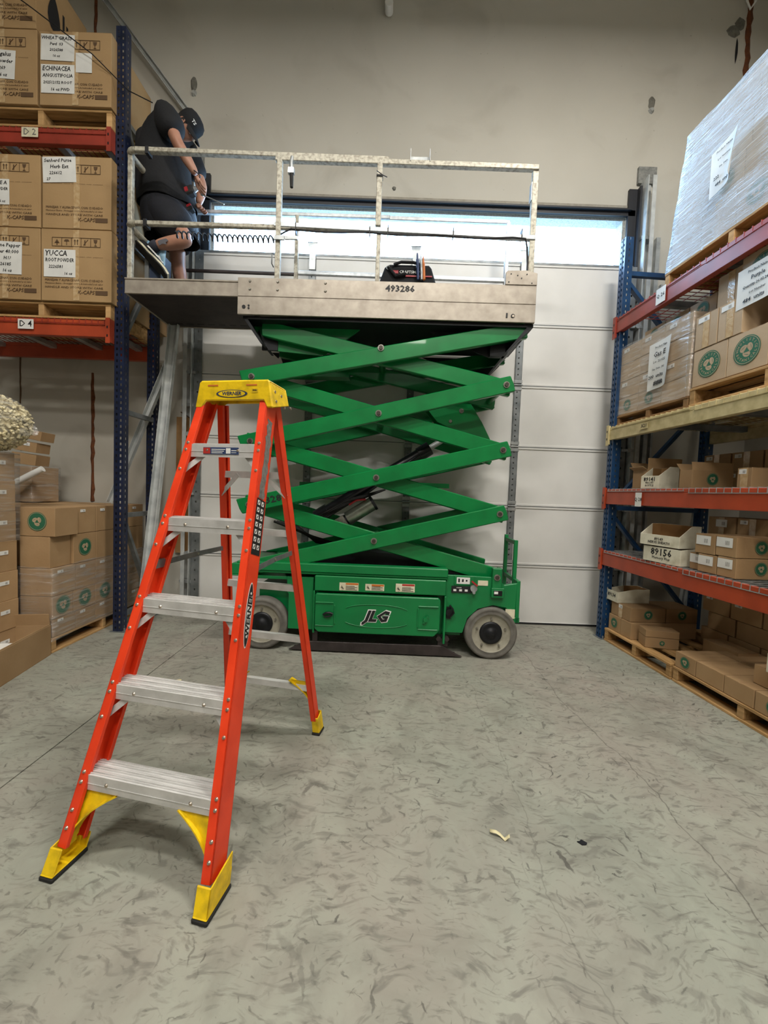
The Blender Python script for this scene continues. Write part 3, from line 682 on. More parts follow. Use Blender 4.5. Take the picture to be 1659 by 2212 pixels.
# packing-peanut bag
def blob(center, rx, ry, rz, n, r, m, name, label, cat, seed):
    rnd = random.Random(seed); b = MB()
    for i in range(n):
        u = rnd.uniform(-1, 1); t = rnd.uniform(0, 2 * pi); q = math.sqrt(1 - u * u); k = rnd.uniform(.9, 1.03)
        p = Vector((rx * q * cos(t) * k, ry * q * sin(t) * k, rz * u * k)); d = Vector((rnd.uniform(-1, 1), rnd.uniform(-1, 1), rnd.uniform(-1, 1))).normalized()
        b.cyl(p - d * r, p + d * r, r * .75, r * .6, n=5)
    b.lathe([(max(.001, rx * .93 * sin(a)), -rz * .93 * cos(a)) for a in [pi * i / 12 for i in range(13)]], 20)
    o = b.build(name, m, loc=center); return tag(o, label, cat)
bag = empty('packing_bag', (-2.78, 2.83, 1.50), 0, label='clear bag bulging with cream foam packing peanuts on the near column', cat='bag')
pb = blob((0, 0, .19), .235, .22, .19, 1500, .014, foam, 'foam_peanuts', None, None, 3); pb.parent = bag; pb['kind'] = 'stuff'
film = MB().lathe([(max(.002, .245 * sin(a) * (1 + .03 * sin(a * 9))), .198 - .2 * cos(a)) for a in [pi * i / 14 for i in range(15)]], 22)
film.lathe([(.02, .0), (.035, .04), (.02, .06), (.05, .09)], 10, M=Matrix.Translation((.22, .0, .12)) @ Matrix.Rotation(1.2, 4, 'Y'))
film.build('plastic_bag', wrap_light, bag)
# wrapped stack behind with tumbled cartons
for ri, (z0, z1) in enumerate(rows):
    carton(LP, -3.46, -2.995, 3.56, 4.12, z0, z1 - .004, 'wide kraft carton behind the left floor stack by the wall, %s row' % names_r[ri], gl)
for i in range(2):
    carton(LP, -3.45, -3.17, 3.62, 3.92, 1.10 + i * .16, 1.26 + i * .16, 'kraft carton, %s of two wrapped on the pallet top near the wall' % ('lower', 'upper')[i], gl)
shell(LP, -3.45, -3.17, 3.62, 3.92, 1.10, 1.43, wrap_light, 'stretch_wrap', 'clear wrap around two cartons on top near the back wall', nx=8)
def tumbled(x, y, z, a, b_, c, rx, ry, rz, label, lab=False):
    o = carton(WORLD, -a / 2, a / 2, -b_ / 2, b_ / 2, 0, c, label, 'tumbled cartons on the left stack', lab=('F', 0, c * .75, .07, .03) if lab else None)
    o.location = (x, y, z); o.rotation_euler = (radians(rx), radians(ry), radians(rz)); return o
tumbled(-3.29, 3.74, 1.438, .20, .20, .10, 0, 7, 10, 'small kraft carton tilted on the wrapped pair, lowest of three')
tumbled(-3.27, 3.74, 1.556, .18, .18, .09, 0, 8, 6, 'small kraft carton with a label, middle of the tilted three', True)
tumbled(-3.22, 3.74, 1.665, .17, .17, .085, 0, 10, 4, 'small kraft carton, topmost of the tilted three near the wall')
b = MB(); b.cyl((-3.30, 3.50, 1.22), (-3.02, 3.56, 1.40), .028, n=12); tag(b.build('plastic_film_roll', white_pl), 'rolled white plastic film lying against the wrapped cartons', 'plastic film')
# big open carton on the floor
def open_box(fr, x0, x1, y0, y1, z0, z1, label, flaps, m=kraft, rz=0, t=.006, name='open_box', group=None):
    wd, dp, h = x1 - x0, y1 - y0, z1 - z0
    e = empty(name, fr.w((x0 + x1) / 2, (y0 + y1) / 2, z0), fr.a + radians(rz), label=label, cat='box', group=group)
    b = MB(); X, Y = wd / 2, dp / 2
    b.box(-X, X, -Y, Y, .0, t, 1).box(-X, X, -Y, -Y + t, t, h).box(-X, X, Y - t, Y, t, h).box(-X, -X + t, -Y + t, Y - t, t, h).box(X - t, X, -Y + t, Y - t, t, h)
    b.build('box_body', [m, kraft_in], e, .001)
    for f_, ang, ln in flaps:
        a = radians(ang); k = MB()   # ang 0 = upright, positive outward
        if f_ == 'F': p0 = Vector((0, -Y + t / 2, h)); d = Vector((0, -sin(a), cos(a))); w2 = wd; up = (1, 0, 0)
        if f_ == 'B': p0 = Vector((0, Y - t / 2, h)); d = Vector((0, sin(a), cos(a))); w2 = wd; up = (1, 0, 0)
        if f_ == 'R': p0 = Vector((X - t / 2, 0, h)); d = Vector((sin(a), 0, cos(a))); w2 = dp; up = (0, 1, 0)
        if f_ == 'L': p0 = Vector((-X + t / 2, 0, h)); d = Vector((-sin(a), 0, cos(a))); w2 = dp; up = (0, 1, 0)
        k.bar(p0, p0 + d * ln, t * .7, w2 * .97, up); k.build('flap', m, e)
    return e
ob = open_box(Fr(-2.45, 2.955, 11), -.27, 0, -.74, 0, 0, .225, 'long open kraft carton on the floor at the lower left edge', [('R', -4, .01), ('B', -10, .09)])
MB().box(-.115, .115, -.33, .33, .03, .05).box(-.1, .1, -.3, .05, .05, .21).build('paper_lining', white_pl, ob)

# ---- leaning galvanised tracks by the left rack
def lean_track(p0, p1, label, w_=.06, name='door_track'):
    p0, p1 = Vector(p0), Vector(p1); b = MB(); u = (0, 1, 0)
    b.bar(p0, p1, w_, .004, u); s_ = (p1 - p0).normalized().cross(Vector(u)).normalized()
    o1 = s_ * (w_ / 2 - .003)
    b.bar(p0 + o1 + Vector((0, -.02, 0)), p1 + o1 + Vector((0, -.02, 0)), .005, .04, u).bar(p0 - o1 + Vector((0, -.02, 0)), p1 - o1 + Vector((0, -.02, 0)), .005, .04, u)
    b.bar(p0 + Vector((0, -.004, 0)), p1 + Vector((0, -.004, 0)), .012, .006, u)
    return tag(b.build(name, galv_bright), label, 'track')
lean_track((-2.19, 3.66, .0), (-2.07, 3.72, 3.16) if False else (-2.02, 3.85, 2.80), 'upright galvanised door track leaning beside the left rack', .085)
lean_track((-2.60, 3.84, 1.11), (-2.06, 3.93, 2.60), 'galvanised door track slanting behind the left rack post', .06)
lean_track((-3.0, 4.12, 6.1), (-2.02, 4.16, 4.9), 'galvanised track slanting above the worker on the back wall', .05)
tag(MB().tube([(-2.12, 4.17, 2.05), (-2.0, 4.16, 1.98), (-1.88, 4.15, 1.8), (-1.8, 4.15, 1.55)], .006).build('wall_cable', brown_ink), 'thin brown cable hanging on the wall left of the door', 'cable')
tag(MB().tube([(-3.25, 3.3, 5.2), (-2.9, 3.32, 4.98), (-2.45, 3.36, 4.69), (-2.2, 3.42, 4.48), (-2.02, 3.45, 4.42)], .004).build('hanging_cord', darkmetal), 'thin dark cord stretched from upper left down to the worker', 'cord')
wp = MB().box(-2.16, -2.02, 4.165, 4.199, .6, 2.0); tag(wp.build('wall_board', wood_dark), 'narrow brown board against the wall behind the left rack', 'board')
tag(MB().box(-.17, -.10, 4.12, 4.19, 6.02, 6.9).cyl((-.135, 4.1, 6.02), (-.135, 4.19, 6.02), .04).build('pipe_bracket', white_pl), 'short white pipe end on the wall at the top middle', 'pipe')
tag(MB().tube([(3.36, 4.15, 6.9), (3.36, 4.14, 6.3), (3.33, 4.14, 6.2), (3.37, 4.14, 6.12), (3.42, 4.14, 6.2), (3.40, 4.15, 6.4)], .01).build('cable_loop', white_pl), 'white cable loop hanging in the top right wall corner', 'cable')

# ================================================================== RIGHT RACK
rr = empty('pallet_rack', RR.w(0, 0, 0), RR.a, label='blue perforated steel pallet rack with red and yellow beams on the right', cat='rack')
post(rr, -.13, -.05, 0, .075, 3.70, blue); post(rr, -.13, -.05, .90, .975, 3.70, blue)
for z in (.15, 1.22, 2.3, 3.37):
    MB().box(-.11, -.07, .075, .90, z, z + .04).build('brace', blue, rr)
for z0, z1 in ((1.15, .22), (1.3, 2.25), (3.3, 2.42)):
    MB().bar((-.09, .075, z0), (-.09, .90, z1), .03, .045, (1, 0, 0)).build('brace', blue, rr)
lev = [(2.855, 2.985, redbeam, redbeam), (1.872, 1.99, yellowbeam, yellowbeam), (1.275, 1.412, orangebeam, redbeam), (.70, .838, orangebeam, redbeam)]
rb = []
for z0, z1, m, dm in lev:
    rb.append(beam(rr, -.095, 2.75, -.012, z0, z1, m, (True, False), .05)); beam(rr, -.095, 2.75, .93, z0, z1, m, (True, False), .05)
    for x in (.3, .9, 1.5, 2.1): MB().box(x - .025, x + .025, .04, .93, z1 - .06, z1 - .014).build('support_bar', galv_dull, rr)
    for k in range(3): deck(rr, -.06 + k * .93, .83 + k * .93, -.004, .97, z1 + .001, galv if dm is redbeam and m is orangebeam else dm, .035 if k else .02, .055)
def rlab(bm_, x, z, w_, h_, t_, sz): return beam_label(bm_, x, z, w_, h_, t_, sz, -.021)
rlab(rb[0], .47, 2.93, .10, .12, 'Q 26', .04); rlab(rb[2], .37, 1.325, .075, .115, 'Q 28', .042)
o = beam_label(rb[1], .38, 1.93, .09, .05, 'X21', .04, -.021, ink, yellowbeam)
GX = 'cartons on the right rack'
def R_(x0, x1, y0, y1, z0, z1, label, group=None, **k): return carton(RR, x0, x1, y0, y1, z0, z1, label, group, **k)
# --- top level
pallet(RR, .43, 1.58, .03, .93, 2.994, .115, 'wooden pallet under the tall wrapped load on the top right shelf', 'pallets on the right rack', wood, 6, 3)
cn = ['far', 'second', 'third', 'near']
for lv in range(4):
    for c in range(4):
        for q in range(2):
            s_ = .035 * lv; x0 = .45 + c * .275
            R_(x0, x0 + .272, .06 + s_ + q * .40, .06 + s_ + q * .40 + .39, 3.112 + lv * .262, 3.112 + lv * .262 + .26,
               'kraft carton in the tall wrapped load, %s row, %s column, %s' % (('bottom', 'second', 'third', 'top')[lv], cn[c], ('aisle side', 'wall side')[q]), 'cartons inside the tall wrapped load',
               m=kraft_skylit, logo='F' if (q == 0 and (lv, c) in ((0, 2), (1, 1), (3, 2))) else None, tp='F' if (q == 0 and (lv + c) % 2) else None, logor=.07)
shell(RR, .44, 1.56, .045, .97, 3.108, 4.175, wrap_heavy, 'stretch_wrap', 'heavy shiny stretch wrap around the tall load on the top right shelf', taper=.11, nx=26, nz=22, amp=.007)
def sheet_on(fr, x, y, z, w_, h_, label, lines, tilt=0, curl=.02, m=paper):
    e = empty('paper_sheet', fr.w(x, y, z), fr.a, label=label, cat='paper')
    b = MB(); n = 8; vs = []
    for j in range(2):
        for i in range(n + 1):
            for k in range(n + 1):
                u, v = i / n - .5, k / n - .5; cur = curl * (max(0, u) * 2) ** 2 * (1 - v)
                vs.append((u * w_, -cur - j * .001, v * h_ + tilt * u * w_))
    N_ = (n + 1) ** 2
    fs = [(o_ + i * (n + 1) + k, o_ + (i + 1) * (n + 1) + k, o_ + (i + 1) * (n + 1) + k + 1, o_ + i * (n + 1) + k + 1) for o_ in (0, N_) for i in range(n) for k in range(n)]
    b.add(vs, fs); b.build('sheet', m, e)
    for i, (t_, sz, uu, bold) in enumerate(lines):
        l = link('lettering', text_mesh(t_, sz, ink, bold, .1), e)
        l.matrix_local = Matrix.Translation((uu, -.003 - curl * .16, h_ / 2 - (i + .8) * h_ / (len(lines) + .6) + tilt * uu)) @ Matrix.Rotation(pi / 2, 4, 'X')
    return e
sheet_on(RR, .93, .02, 3.57, .22, .30, 'white paper sheet taped on the tall shiny wrapped load', [('Product Name', .02, 0, 0), ('Lot Number', .018, 0, 0), ('Exp. Date', .016, 0, 0), ('222', .028, -.05, .02), ('484  units', .028, 0, .02)], .12, .05)
# --- yellow level, wrapped stack
pallet(RR, -.07, .76, .02, .9, 1.998, .088, 'wooden pallet under the wrapped stack on the yellow shelf', 'pallets on the right rack', wood_dark, 6, 3)
for lv in range(4):
    for c in range(3):
        for q in range(2):
            x0 = -.065 + c * .272
            R_(x0, x0 + .27, .03 + q * .32, .34 + q * .32, 2.088 + lv * .152, 2.238 + lv * .152,
               'kraft carton in the wrapped yellow shelf stack, %s row, %s column, %s' % (('bottom', 'second', 'third', 'top')[lv], cn[c], ('aisle side', 'wall side')[q]), 'cartons wrapped on the yellow shelf',
               m=kraft_skylit if q == 0 else kraft, logo='F' if (q == 0 and lv == 0 and c < 2) else None, lab=('F', -.05, .115, .07, .03) if (q == 0 and lv in (1, 3)) else None, logor=.05)
for c in range(3):
    R_(-.06 + c * .255, .19 + c * .255, .24, .55, 2.70, 2.865, 'kraft carton with roundel on top of the yellow shelf stack, %s' % ('far one', 'middle one', 'near one')[c], 'cartons on top of the wrapped stack', m=kraft_skylit, logo='F', logor=.06)
R_(.60, .86, .62, .9, 2.70, 2.96, 'plain kraft carton standing behind the wrapped stack on the yellow shelf', None, m=kraft_skylit, lab=('R', 0, .2, .08, .04))
shell(RR, -.065, .75, .03, .68, 2.088, 2.70, wrap_light, 'stretch_wrap', 'clear crinkled wrap around the stack on the yellow shelf', nx=20, nz=16)
sheet_on(RR, .47, .008, 2.40, .25, .37, 'white order sheet with black border on the yellow shelf stack', [('Product Name', .024, .02, 0), ('Gas E', .055, 0, .01), ('Lot  221022', .026, 0, 0), ('Exp. Date  2026', .022, 0, 0), ('200  units', .04, -.03, .015), ('####', .05, .01, .03)], .02, .03)
# unwrapped
pallet(RR, .77, 1.9, .02, .9, 1.998, .13, 'wooden pallet under the roundel cartons on the yellow shelf', 'pallets on the right rack', wood, 6, 3)
for c in range(4):
    x0 = .775 + c * .272
    R_(x0, x0 + .27, .03, .33, 2.135, 2.385, 'kraft carton with large green roundel on the yellow shelf pallet, %s' % cn[c], 'large roundel cartons on the yellow shelf', m=kraft_skylit, logo='F', full=True, logor=.088)
    R_(x0, x0 + .27, .34, .64, 2.135, 2.385, 'kraft carton hidden behind the large roundel cartons, %s' % cn[c], 'hidden cartons on the yellow shelf', m=kraft_skylit)
R_(.775, .955, .03, .31, 2.39, 2.625, 'narrow kraft carton with label and tape, left of the two above the roundels', None, m=kraft_skylit, tp='FT', lab=('F', -.02, .2, .09, .035))
R_(.96, 1.135, .03, .31, 2.39, 2.625, 'narrow kraft carton with label and tape, right of the two above the roundels', None, m=kraft_skylit, tp='FT', lab=('F', -.02, .2, .09, .035))
R_(1.23, 1.50, .10, .36, 2.39, 2.58, 'taped kraft carton set back above the near roundel carton', None, m=kraft_skylit, tp='F')
R_(.86, 1.07, .10, .40, 2.63, 2.865, 'tall grey-brown carton with glossy tape marks under the red beam', None, m=kraft_skylit, tp='F')
R_(1.075, 1.36, .06, .36, 2.63, 2.87, 'kraft carton with green roundel half covered by a paper sheet', None, m=kraft_skylit, logo='F', full=True, logor=.085)
R_(1.37, 1.66, .10, .4, 2.63, 2.87, 'kraft carton at the right frame edge on top of the yellow shelf load', None, m=kraft_skylit)
sheet_on(RR, 1.22, .03, 2.66, .27, .24, 'white purchase sheet taped to the upper cartons under the red beam', [('Product Name', .022, 0, 0), ('Purple', .034, 0, .01), ('Quantity 26.02.26.LV', .022, 0, .01), ('Lot Number', .02, 0, 0), ('484  units', .034, -.02, .01)], .02, .01)
# --- Q28 level
zq = 1.42
e = open_box(RR, .11, .29, .10, .40, zq, zq + .16, 'tall open kraft carton with raised flaps on the orange shelf, farthest', [('L', 35, .09), ('B', 2, .1), ('R', 0, .10), ('F', 60, .05)])
def bin_(fr, x, y, z, wd, dp, h0, h1, rz, label, lines, m=paper_old):
    """shelf bin: low printed front (F), sides rising to a high back"""
    e = empty('shelf_bin', fr.w(x, y, z), fr.a + radians(rz), label=label, cat='bin'); t = .004; X = wd / 2
    b = MB().box(-X, X, 0, t, 0, h0).box(-X, X, t, dp, 0, t).box(-X, X, dp - t, dp, t, h1)
    pf = [(t, t), (dp - t, t), (dp - t, h1), (dp * .55, h1), (t, h0)]
    b.prism(pf, -X, -X + t, 'x').prism(pf, X - t, X, 'x'); b.build('bin_body', m, e, .0008)
    MB().box(-X + t + .0005, X - t - .0005, t + .0005, dp - t - .0005, t + .0005, t + .002).box(-X + t, X - t, dp - t - .0015, dp - t - .0003, t, h1 - .001).box(-X + t + .0002, -X + t + .001, dp * .55, dp - t, t, h1 - .001).build('bin_lining', kraft_in, e)
    for i, (t_, sz, zc, bold) in enumerate(lines):
        link('lettering', text_mesh(t_, sz, ink, bold, 0, width=None), e).matrix_local = Matrix.Translation((0, -.0016, zc)) @ Matrix.Rotation(pi / 2, 4, 'X')
    return e
bin_(RR, .41, .035, zq, .165, .20, .10, .175, 10, 'white shelf bin marked 89141 on the orange shelf', [('89141', .045, .072, .015), ('Fibro-XT', .02, .045, 0), ('BOTTLE', .022, .022, 0)])
e = open_box(RR, .64, .755, .10, .42, zq, zq + .135, 'open kraft carton with green roundel and raised flap on the orange shelf', [('L', 40, .07), ('B', 0, .06), ('R', -12, .06)])
add_logo(e, 'R', (.115, .32, .135), 0, .07, .045)
R_(1.12, 1.22, .09, .39, zq, zq + .125, 'small kraft carton with white tag at right end of the orange shelf', None, logo='R', lab=('F', -.01, .1, .05, .03), tp='F')
k_ = 0
for lv in range(2):
    for c in range(7):
        x0 = .22 + c * .262 + lv * .04
        R_(x0, x0 + .25, .62, .90, zq + lv * .152, zq + .15 + lv * .152, 'kraft carton behind on the upper orange shelf, %s row, place %s from the post' % (('lower', 'upper')[lv], ('one', 'two', 'three', 'four', 'five', 'six', 'seven')[c]), 'cartons at the back of the upper orange shelf', tp='F', lab=('F', -.07, .12, .06, .03))
R_(1.3, 1.56, .62, .90, zq + .306, zq + .42, 'kraft carton lying on the back row of the upper orange shelf', None, tp='F')
# --- lower shelf
zl = .846
R_(.84, .935, .055, .36, zl, zl + .118, 'kraft carton with white label beside the bins, bottom row far end', 'labelled cartons on the lower shelf', lab=('F', 0, .078, .085, .06), tex='|||')
R_(.938, 1.085, .03, .36, zl, zl + .122, 'kraft carton with white label, bottom row middle of lower shelf', 'labelled cartons on the lower shelf', lab=('F', -.01, .08, .115, .062))
R_(1.09, 1.225, .03, .36, zl, zl + .128, 'kraft carton with label and green roundel, bottom row near end', 'labelled cartons on the lower shelf', lab=('F', -.01, .085, .105, .06), logo='R')
R_(.905, 1.065, .03, .36, zl + .125, zl + .258, 'kraft carton with white label, top row far one of lower shelf', 'labelled cartons on the lower shelf', lab=('F', -.01, .09, .115, .062))
R_(1.07, 1.218, .03, .36, zl + .130, zl + .262, 'kraft carton with label and green roundel, top row near end', 'labelled cartons on the lower shelf', lab=('F', -.01, .09, .115, .062), logo='R')
bin_(RR, .64, -.005, zl - .001, .33, .14, .118, .125, 7, 'white shelf bin marked 89156 under another bin on the lower shelf', [('89156', .075, .078, .012), ('Memory Plus', .03, .035, 0)])
bin_(RR, .62, -.015, zl + .126, .335, .20, .085, .165, 10, 'white shelf bin marked 89149 stacked on the lower shelf bin', [('89149', .03, .052, .012), ('NERVE SHEATH', .027, .026, .01)])
for lv in range(2):
    for c in range(7):
        x0 = .30 + c * .262 + lv * .05
        R_(x0, x0 + .25, .62, .90, zl + lv * .182, zl + .18 + lv * .182, 'kraft carton behind on the lower orange shelf, %s row, place %s from the post' % (('lower', 'upper')[lv], ('one', 'two', 'three', 'four', 'five', 'six', 'seven')[c]), 'cartons at the back of the lower orange shelf', tp='F', lab=('F', -.07, .15, .06, .03) if c % 3 else ('F', 0, .13, .10, .06))
# --- floor level
pallet(RR, -.02, .79, .01, .95, .0, .118, 'wooden pallet on the floor at the foot of the blue post', 'floor pallets under the right rack', wood, 6, 3)
pallet(RR, .80, 1.86, .02, .98, .0, .112, 'wooden pallet on the floor at the lower right frame edge', 'floor pallets under the right rack', wood, 6, 3)
gf = 'cartons on the floor pallets at right'
R_(-.01, .155, .04, .36, .12, .262, 'kraft carton with roundel on the floor pallet beside the blue post', gf, logo='F', logor=.045)
R_(.157, .30, .04, .36, .12, .262, 'plain kraft carton second from the blue post on the floor pallet', gf)
R_(.0, .27, .05, .37, .264, .385, 'taped kraft carton on the second layer beside the blue post', gf, tp='F', logo='R', lab=('F', 0, .1, .05, .03))
R_(.0, .27, .375, .66, .264, .385, 'kraft carton with roundel on second layer toward the right wall', gf, logo='R')
R_(.0, .27, .375, .66, .12, .262, 'kraft carton at the bottom of the floor pallet toward the right wall', gf)
o = R_(.37, .50, .06, .31, .12, .205, 'small loose kraft carton on the pallet edge, lower of the pair', gf, twist=-14, logo='R', logor=.02)
o = R_(.37, .50, .06, .31, .207, .265, 'small loose kraft carton on the pallet edge, upper of the pair', gf, twist=-14)
bin_(RR, .02, .035, .386, .17, .30, .095, .125, 0, 'white shelf bin marked 89134 on the cartons by the blue post', [('89134', .045, .055, .012)])
R_(.60, .90, .42, .58, .12, .25, 'long kraft carton across the middle of the far floor pallet', gf)
xs = [(.805, .985), (.988, 1.20), (1.203, 1.40), (1.405, 1.62), (1.623, 1.84)]
for i, (a_, c_) in enumerate(xs):
    R_(a_, c_, .03, .34, .114, .228, 'kraft carton at the aisle edge of the near floor pallet, %s' % ('far end with roundel', 'second from far end', 'third from far end', 'fourth with roundel', 'near end')[i], gf, logo='F' if i in (0, 3) else None, logor=.04)
    R_(a_, c_, .345, .64, .114, .228, 'kraft carton in the middle row of the near floor pallet, %s' % ('far end', 'second from far end', 'third from far end', 'fourth', 'near end')[i], gf)
R_(1.30, 1.43, .12, .42, .23, .345, 'kraft carton on the second layer left of the white bin', gf)
R_(1.433, 1.60, .12, .42, .23, .345, 'kraft carton on the second layer under the white bin', gf)
bin_(RR, 1.50, .075, .346, .17, .22, .11, .16, 0, 'white shelf bin marked 89160 at the lower right frame edge', [('89160', .06, .06, .012), ('Thyme', .025, .03, 0)])
for lv in range(3):
    for c in range(6):
        x0 = .30 + c * .262 + (lv % 2) * .06; zb = .12
        R_(x0, x0 + .25, .67, .95, zb + lv * .142, zb + .14 + lv * .142, 'kraft carton at the back of the floor level, %s layer, place %s' % (('bottom', 'middle', 'top')[lv], ('one', 'two', 'three', 'four', 'five', 'six')[c]), 'cartons at the back of the right floor level', logo='F' if (lv == 1 and c == 4) else None, logor=.04, lab=('F', -.06, .115, .06, .025) if lv == 2 else None)
lean_track((3.0, 3.98, .30), (3.30, 4.1, 2.95), 'galvanised strut leaning against the wall behind the right rack', .06)
tag(MB().box(2.62, 2.66, 4.15, 4.199, .0, 3.95).box(2.70, 2.72, 4.16, 4.199, 0, 3.5).build('wall_conduit', galv), 'thin steel conduit on the wall right of the door', 'conduit')

# ================================================================== SCISSOR LIFT
LA = radians(-1.0)
lift = empty('scissor_lift', (0, 3.2, 0), LA, label='green raised scissor lift with silver platform parked in front of the door', cat='lift')
# wheels
def wheel(x, y, s):
    M = Matrix.Translation((x, y, .211)) @ Matrix.Rotation(pi / 2, 4, 'X')
    b = MB().lathe([(.155, -.055), (.19, -.056), (.207, -.045), (.211, -.02), (.211, .02), (.207, .045), (.19, .056), (.182, .050), (.165, .052), (.155, .052)], 40, 0, M)
    b.lathe([(.155, .052), (.160, .046), (.15, .036), (.095, .034), (.001, .034)], 40, 1, M).lathe([(.155, -.055), (.001, -.05)], 24, 1, M)
    o = b.build('wheel', [tyre, hubm], lift)
    h = MB().lathe([(.092, .034), (.088, .046), (.07, .05), (.062, .044), (.04, .046), (.03, .060), (.001, .062)], 28, 0, M); h.build('hub_cap', darkmetal, o)
    k = MB()
    for i in range(5):
        a = 2 * pi * i / 5 + pi / 2; k.cyl((x + .118 * cos(a), y - .034, .211 + .118 * sin(a)), (x + .118 * cos(a), y - .050, .211 + .118 * sin(a)), .009, n=6)
    k.build('wheel_nuts', boltm, o)
for x in (-.958, .892):
    wheel(x, .035, 1); wheel(x, .63, -1)
# chassis
c = MB()
c.box(-.74, .66, .06, .60, .16, .60); c.box(-1.02, 1.04, .12, .56, .24, .50)
c.build('chassis', green_d, lift, .004)
MB().prism([(-.745, .175), (-.545, .175), (-.545, .60), (-.76, .60), (-.76, .48), (-.745, .46)], .0, .03).build('left_side_plate', green_d, lift, .003)
b = MB()
b.prism([(.50, .20), (.665, .20), (.70, .32), (.78, .40), (.90, .435), (1.0, .42), (1.05, .38), (1.075, .33), (1.085, .62), (.98, .60), (.93, .66), (.52, .665)], .0, .03)
rsp = b.build('right_side_plate', green_d, lift, .003)
MB().box(1.055, 1.115, .0, .62, .30, .345).box(1.08, 1.11, .0, .10, .30, .64).box(1.08, 1.11, .50, .62, .30, .64).build('rear_frame', green_d, lift, .003)
MB().box(-1.16, .527, -.03, .06, .648, .715).box(-1.14, .527, -.02, .05, .628, .65).build('top_rail', green_d, lift, .006)
MB().box(-1.16, .6, .56, .62, .60, .70).build('rear_top_rail', green_d, lift, .006)
MB().box(-1.195, -1.0, -.045, .62, .61, .70).box(-1.2, -1.0, -.05, .62, .60, .612).build('end_cover', green_d, lift, .006)
MB().box(-.53, .515, -.035, .03, .503, .625).build('upper_cover', green_d, lift, .006)
MB().box(-1.12, -.76, .0, .56, .575, .60).build('wheel_arch_cover', green_d, lift, .003)
MB().box(-.54, -.525, -.03, .02, .16, .50).box(.505, .52, -.045, .0, .12, .5).build('hinge_bar', green_d, lift, .002)
# door panel with the two latch recesses
b = MB()
b.prism([(-.52, .20), (-.49, .175), (.43, .175), (.46, .205), (.475, .23), (.475, .465), (.46, .485), (-.51, .485), (-.52, .475)], -.05, .0)
pan = b.build('battery_door', green_d, lift, .006)
def recess(x0, x1):
    k = MB(); k.prism([(x0, .24), (x0 + .015, .225), (x1 - .02, .225), (x1, .245), (x1, .39), (x1 - .02, .41), (x0, .41)], -.053, -.0505)
    return k
for x0, x1, s_ in ((-.515, -.36, 1), (.30, .47, -1)):
    xa, xb = x0, x1
    MB().bar((xa, -.054, .415), (xb - .01, -.054, .415), .008, .012).bar((xb if s_ > 0 else xa, -.054, .40), (xb if s_ > 0 else xa, -.054, .245), .012, .008, (0, 1, 0)).bar((xa, -.054, .232), (xb - .01, -.054, .232), .008, .006).build('latch_recess', green_d, pan, .003)
MB().tube([(-.45, -.062, .32), (-.43, -.064, .335), (-.40, -.066, .34), (-.375, -.062, .328)], .010, 6).tube([(-.44, -.062, .305), (-.40, -.064, .31), (-.38, -.062, .32)], .006).build('latch', darkmetal, pan)
MB().bar((.345, -.06, .285), (.375, -.06, .345), .016, .012, (0, 1, 0)).cyl((.36, -.05, .315), (.36, -.07, .315), .018, n=10).build('latch', green_d, pan)
def arc(cx, cz, rx, rz, a0, a1, n=14): return [(cx + rx * cos(radians(a0 + (a1 - a0) * i / n)), -.051, cz + rz * sin(radians(a0 + (a1 - a0) * i / n))) for i in range(n + 1)]
MB().tube(arc(-.03, .36, .26, .055, 160, 20), .004, 5).tube(arc(-.03, .285, .26, .055, 200, 340), .004, 5).build('pressed_swoosh', green_d, pan)
def ltext(parent, txt, x, y, z, size, m, bold=0, shear=0, width=None, rot=0, name='lettering', off=0):
    o = link(name, text_mesh(txt, size, m, bold, shear, width=width), parent)
    o.matrix_local = Matrix.Translation((x, y, z)) @ Matrix.Rotation(rot, 4, 'Y') @ Matrix.Rotation(pi / 2, 4, 'X'); return o
ltext(pan, 'JLG', -.035, -.0515, .318, .125, white_pl, .075, .35, .245, name='logo_outline')
ltext(pan, 'JLG', -.035, -.0535, .318, .115, ink, .05, .35, .225, name='logo_lettering')
# warning labels on upper cover
for x0, x1, z0, z1, mm, pm in ((-.331, -.179, .515, .578, warn_o, 0), (-.125, .025, .522, .575, warn_o, 1), (.116, .267, .522, .587, warn_r, 2)):
    o = MB().box(x0, x1, -.037, -.0355, z0, z1).build('warning_label', cream, lift)
    MB().box(x0 + .05, x1 - .003, -.0378, -.037, z1 - .016, z1 - .002).build('label_band', mm, o)
    k = MB()
    for q in range(4): k.box(x0 + .05, x1 - .01 - .02 * (q % 2), -.0378, -.037, z0 + .006 + q * .009, z0 + .010 + q * .009)
    k.bar((x0 + .012, -.0375, z0 + .03), (x0 + .034, -.0375, z0 + .015), .001, .012, (0, 1, 0)).bar((x0 + .016, -.0375, z0 + .04), (x0 + .03, -.0375, z0 + .02), .001, .008, (0, 1, 0)); k.build('label_print', ink, o)
# control labels and switches
o = MB().box(.58, .745, -.006, -.0, .588, .665).build('control_plate', green_d, lift, .003)
o = MB().box(.60, .705, -.008, -.006, .60, .652).build('control_label', paper, lift)
k = MB()
for q in range(3): k.box(.612 + q * .03, .625 + q * .03, -.009, -.008, .612 + .004 * q, .642 - .004 * q)
k.build('label_print', ink, o)
o = MB().box(.562, .722, -.008, -.0, .528, .58).build('gauge_panel', ink, lift)
k = MB()
for q in range(3): k.box(.577 + q * .045, .60 + q * .045, -.010, -.008, .54, .556).box(.60, .64, -.010, -.008, .565, .573)
k.build('label_print', paper, o)
MB().cyl((.735, 0, .57), (.735, -.03, .57), .028, n=12).cyl((.735, 0, .54), (.735, -.04, .54), .012, n=8).build('key_switch', galv, lift)
MB().bar((.715, -.03, .63), (.76, -.035, .595), .012, .02, (0, 1, 0)).build('brake_handle', redp, lift)
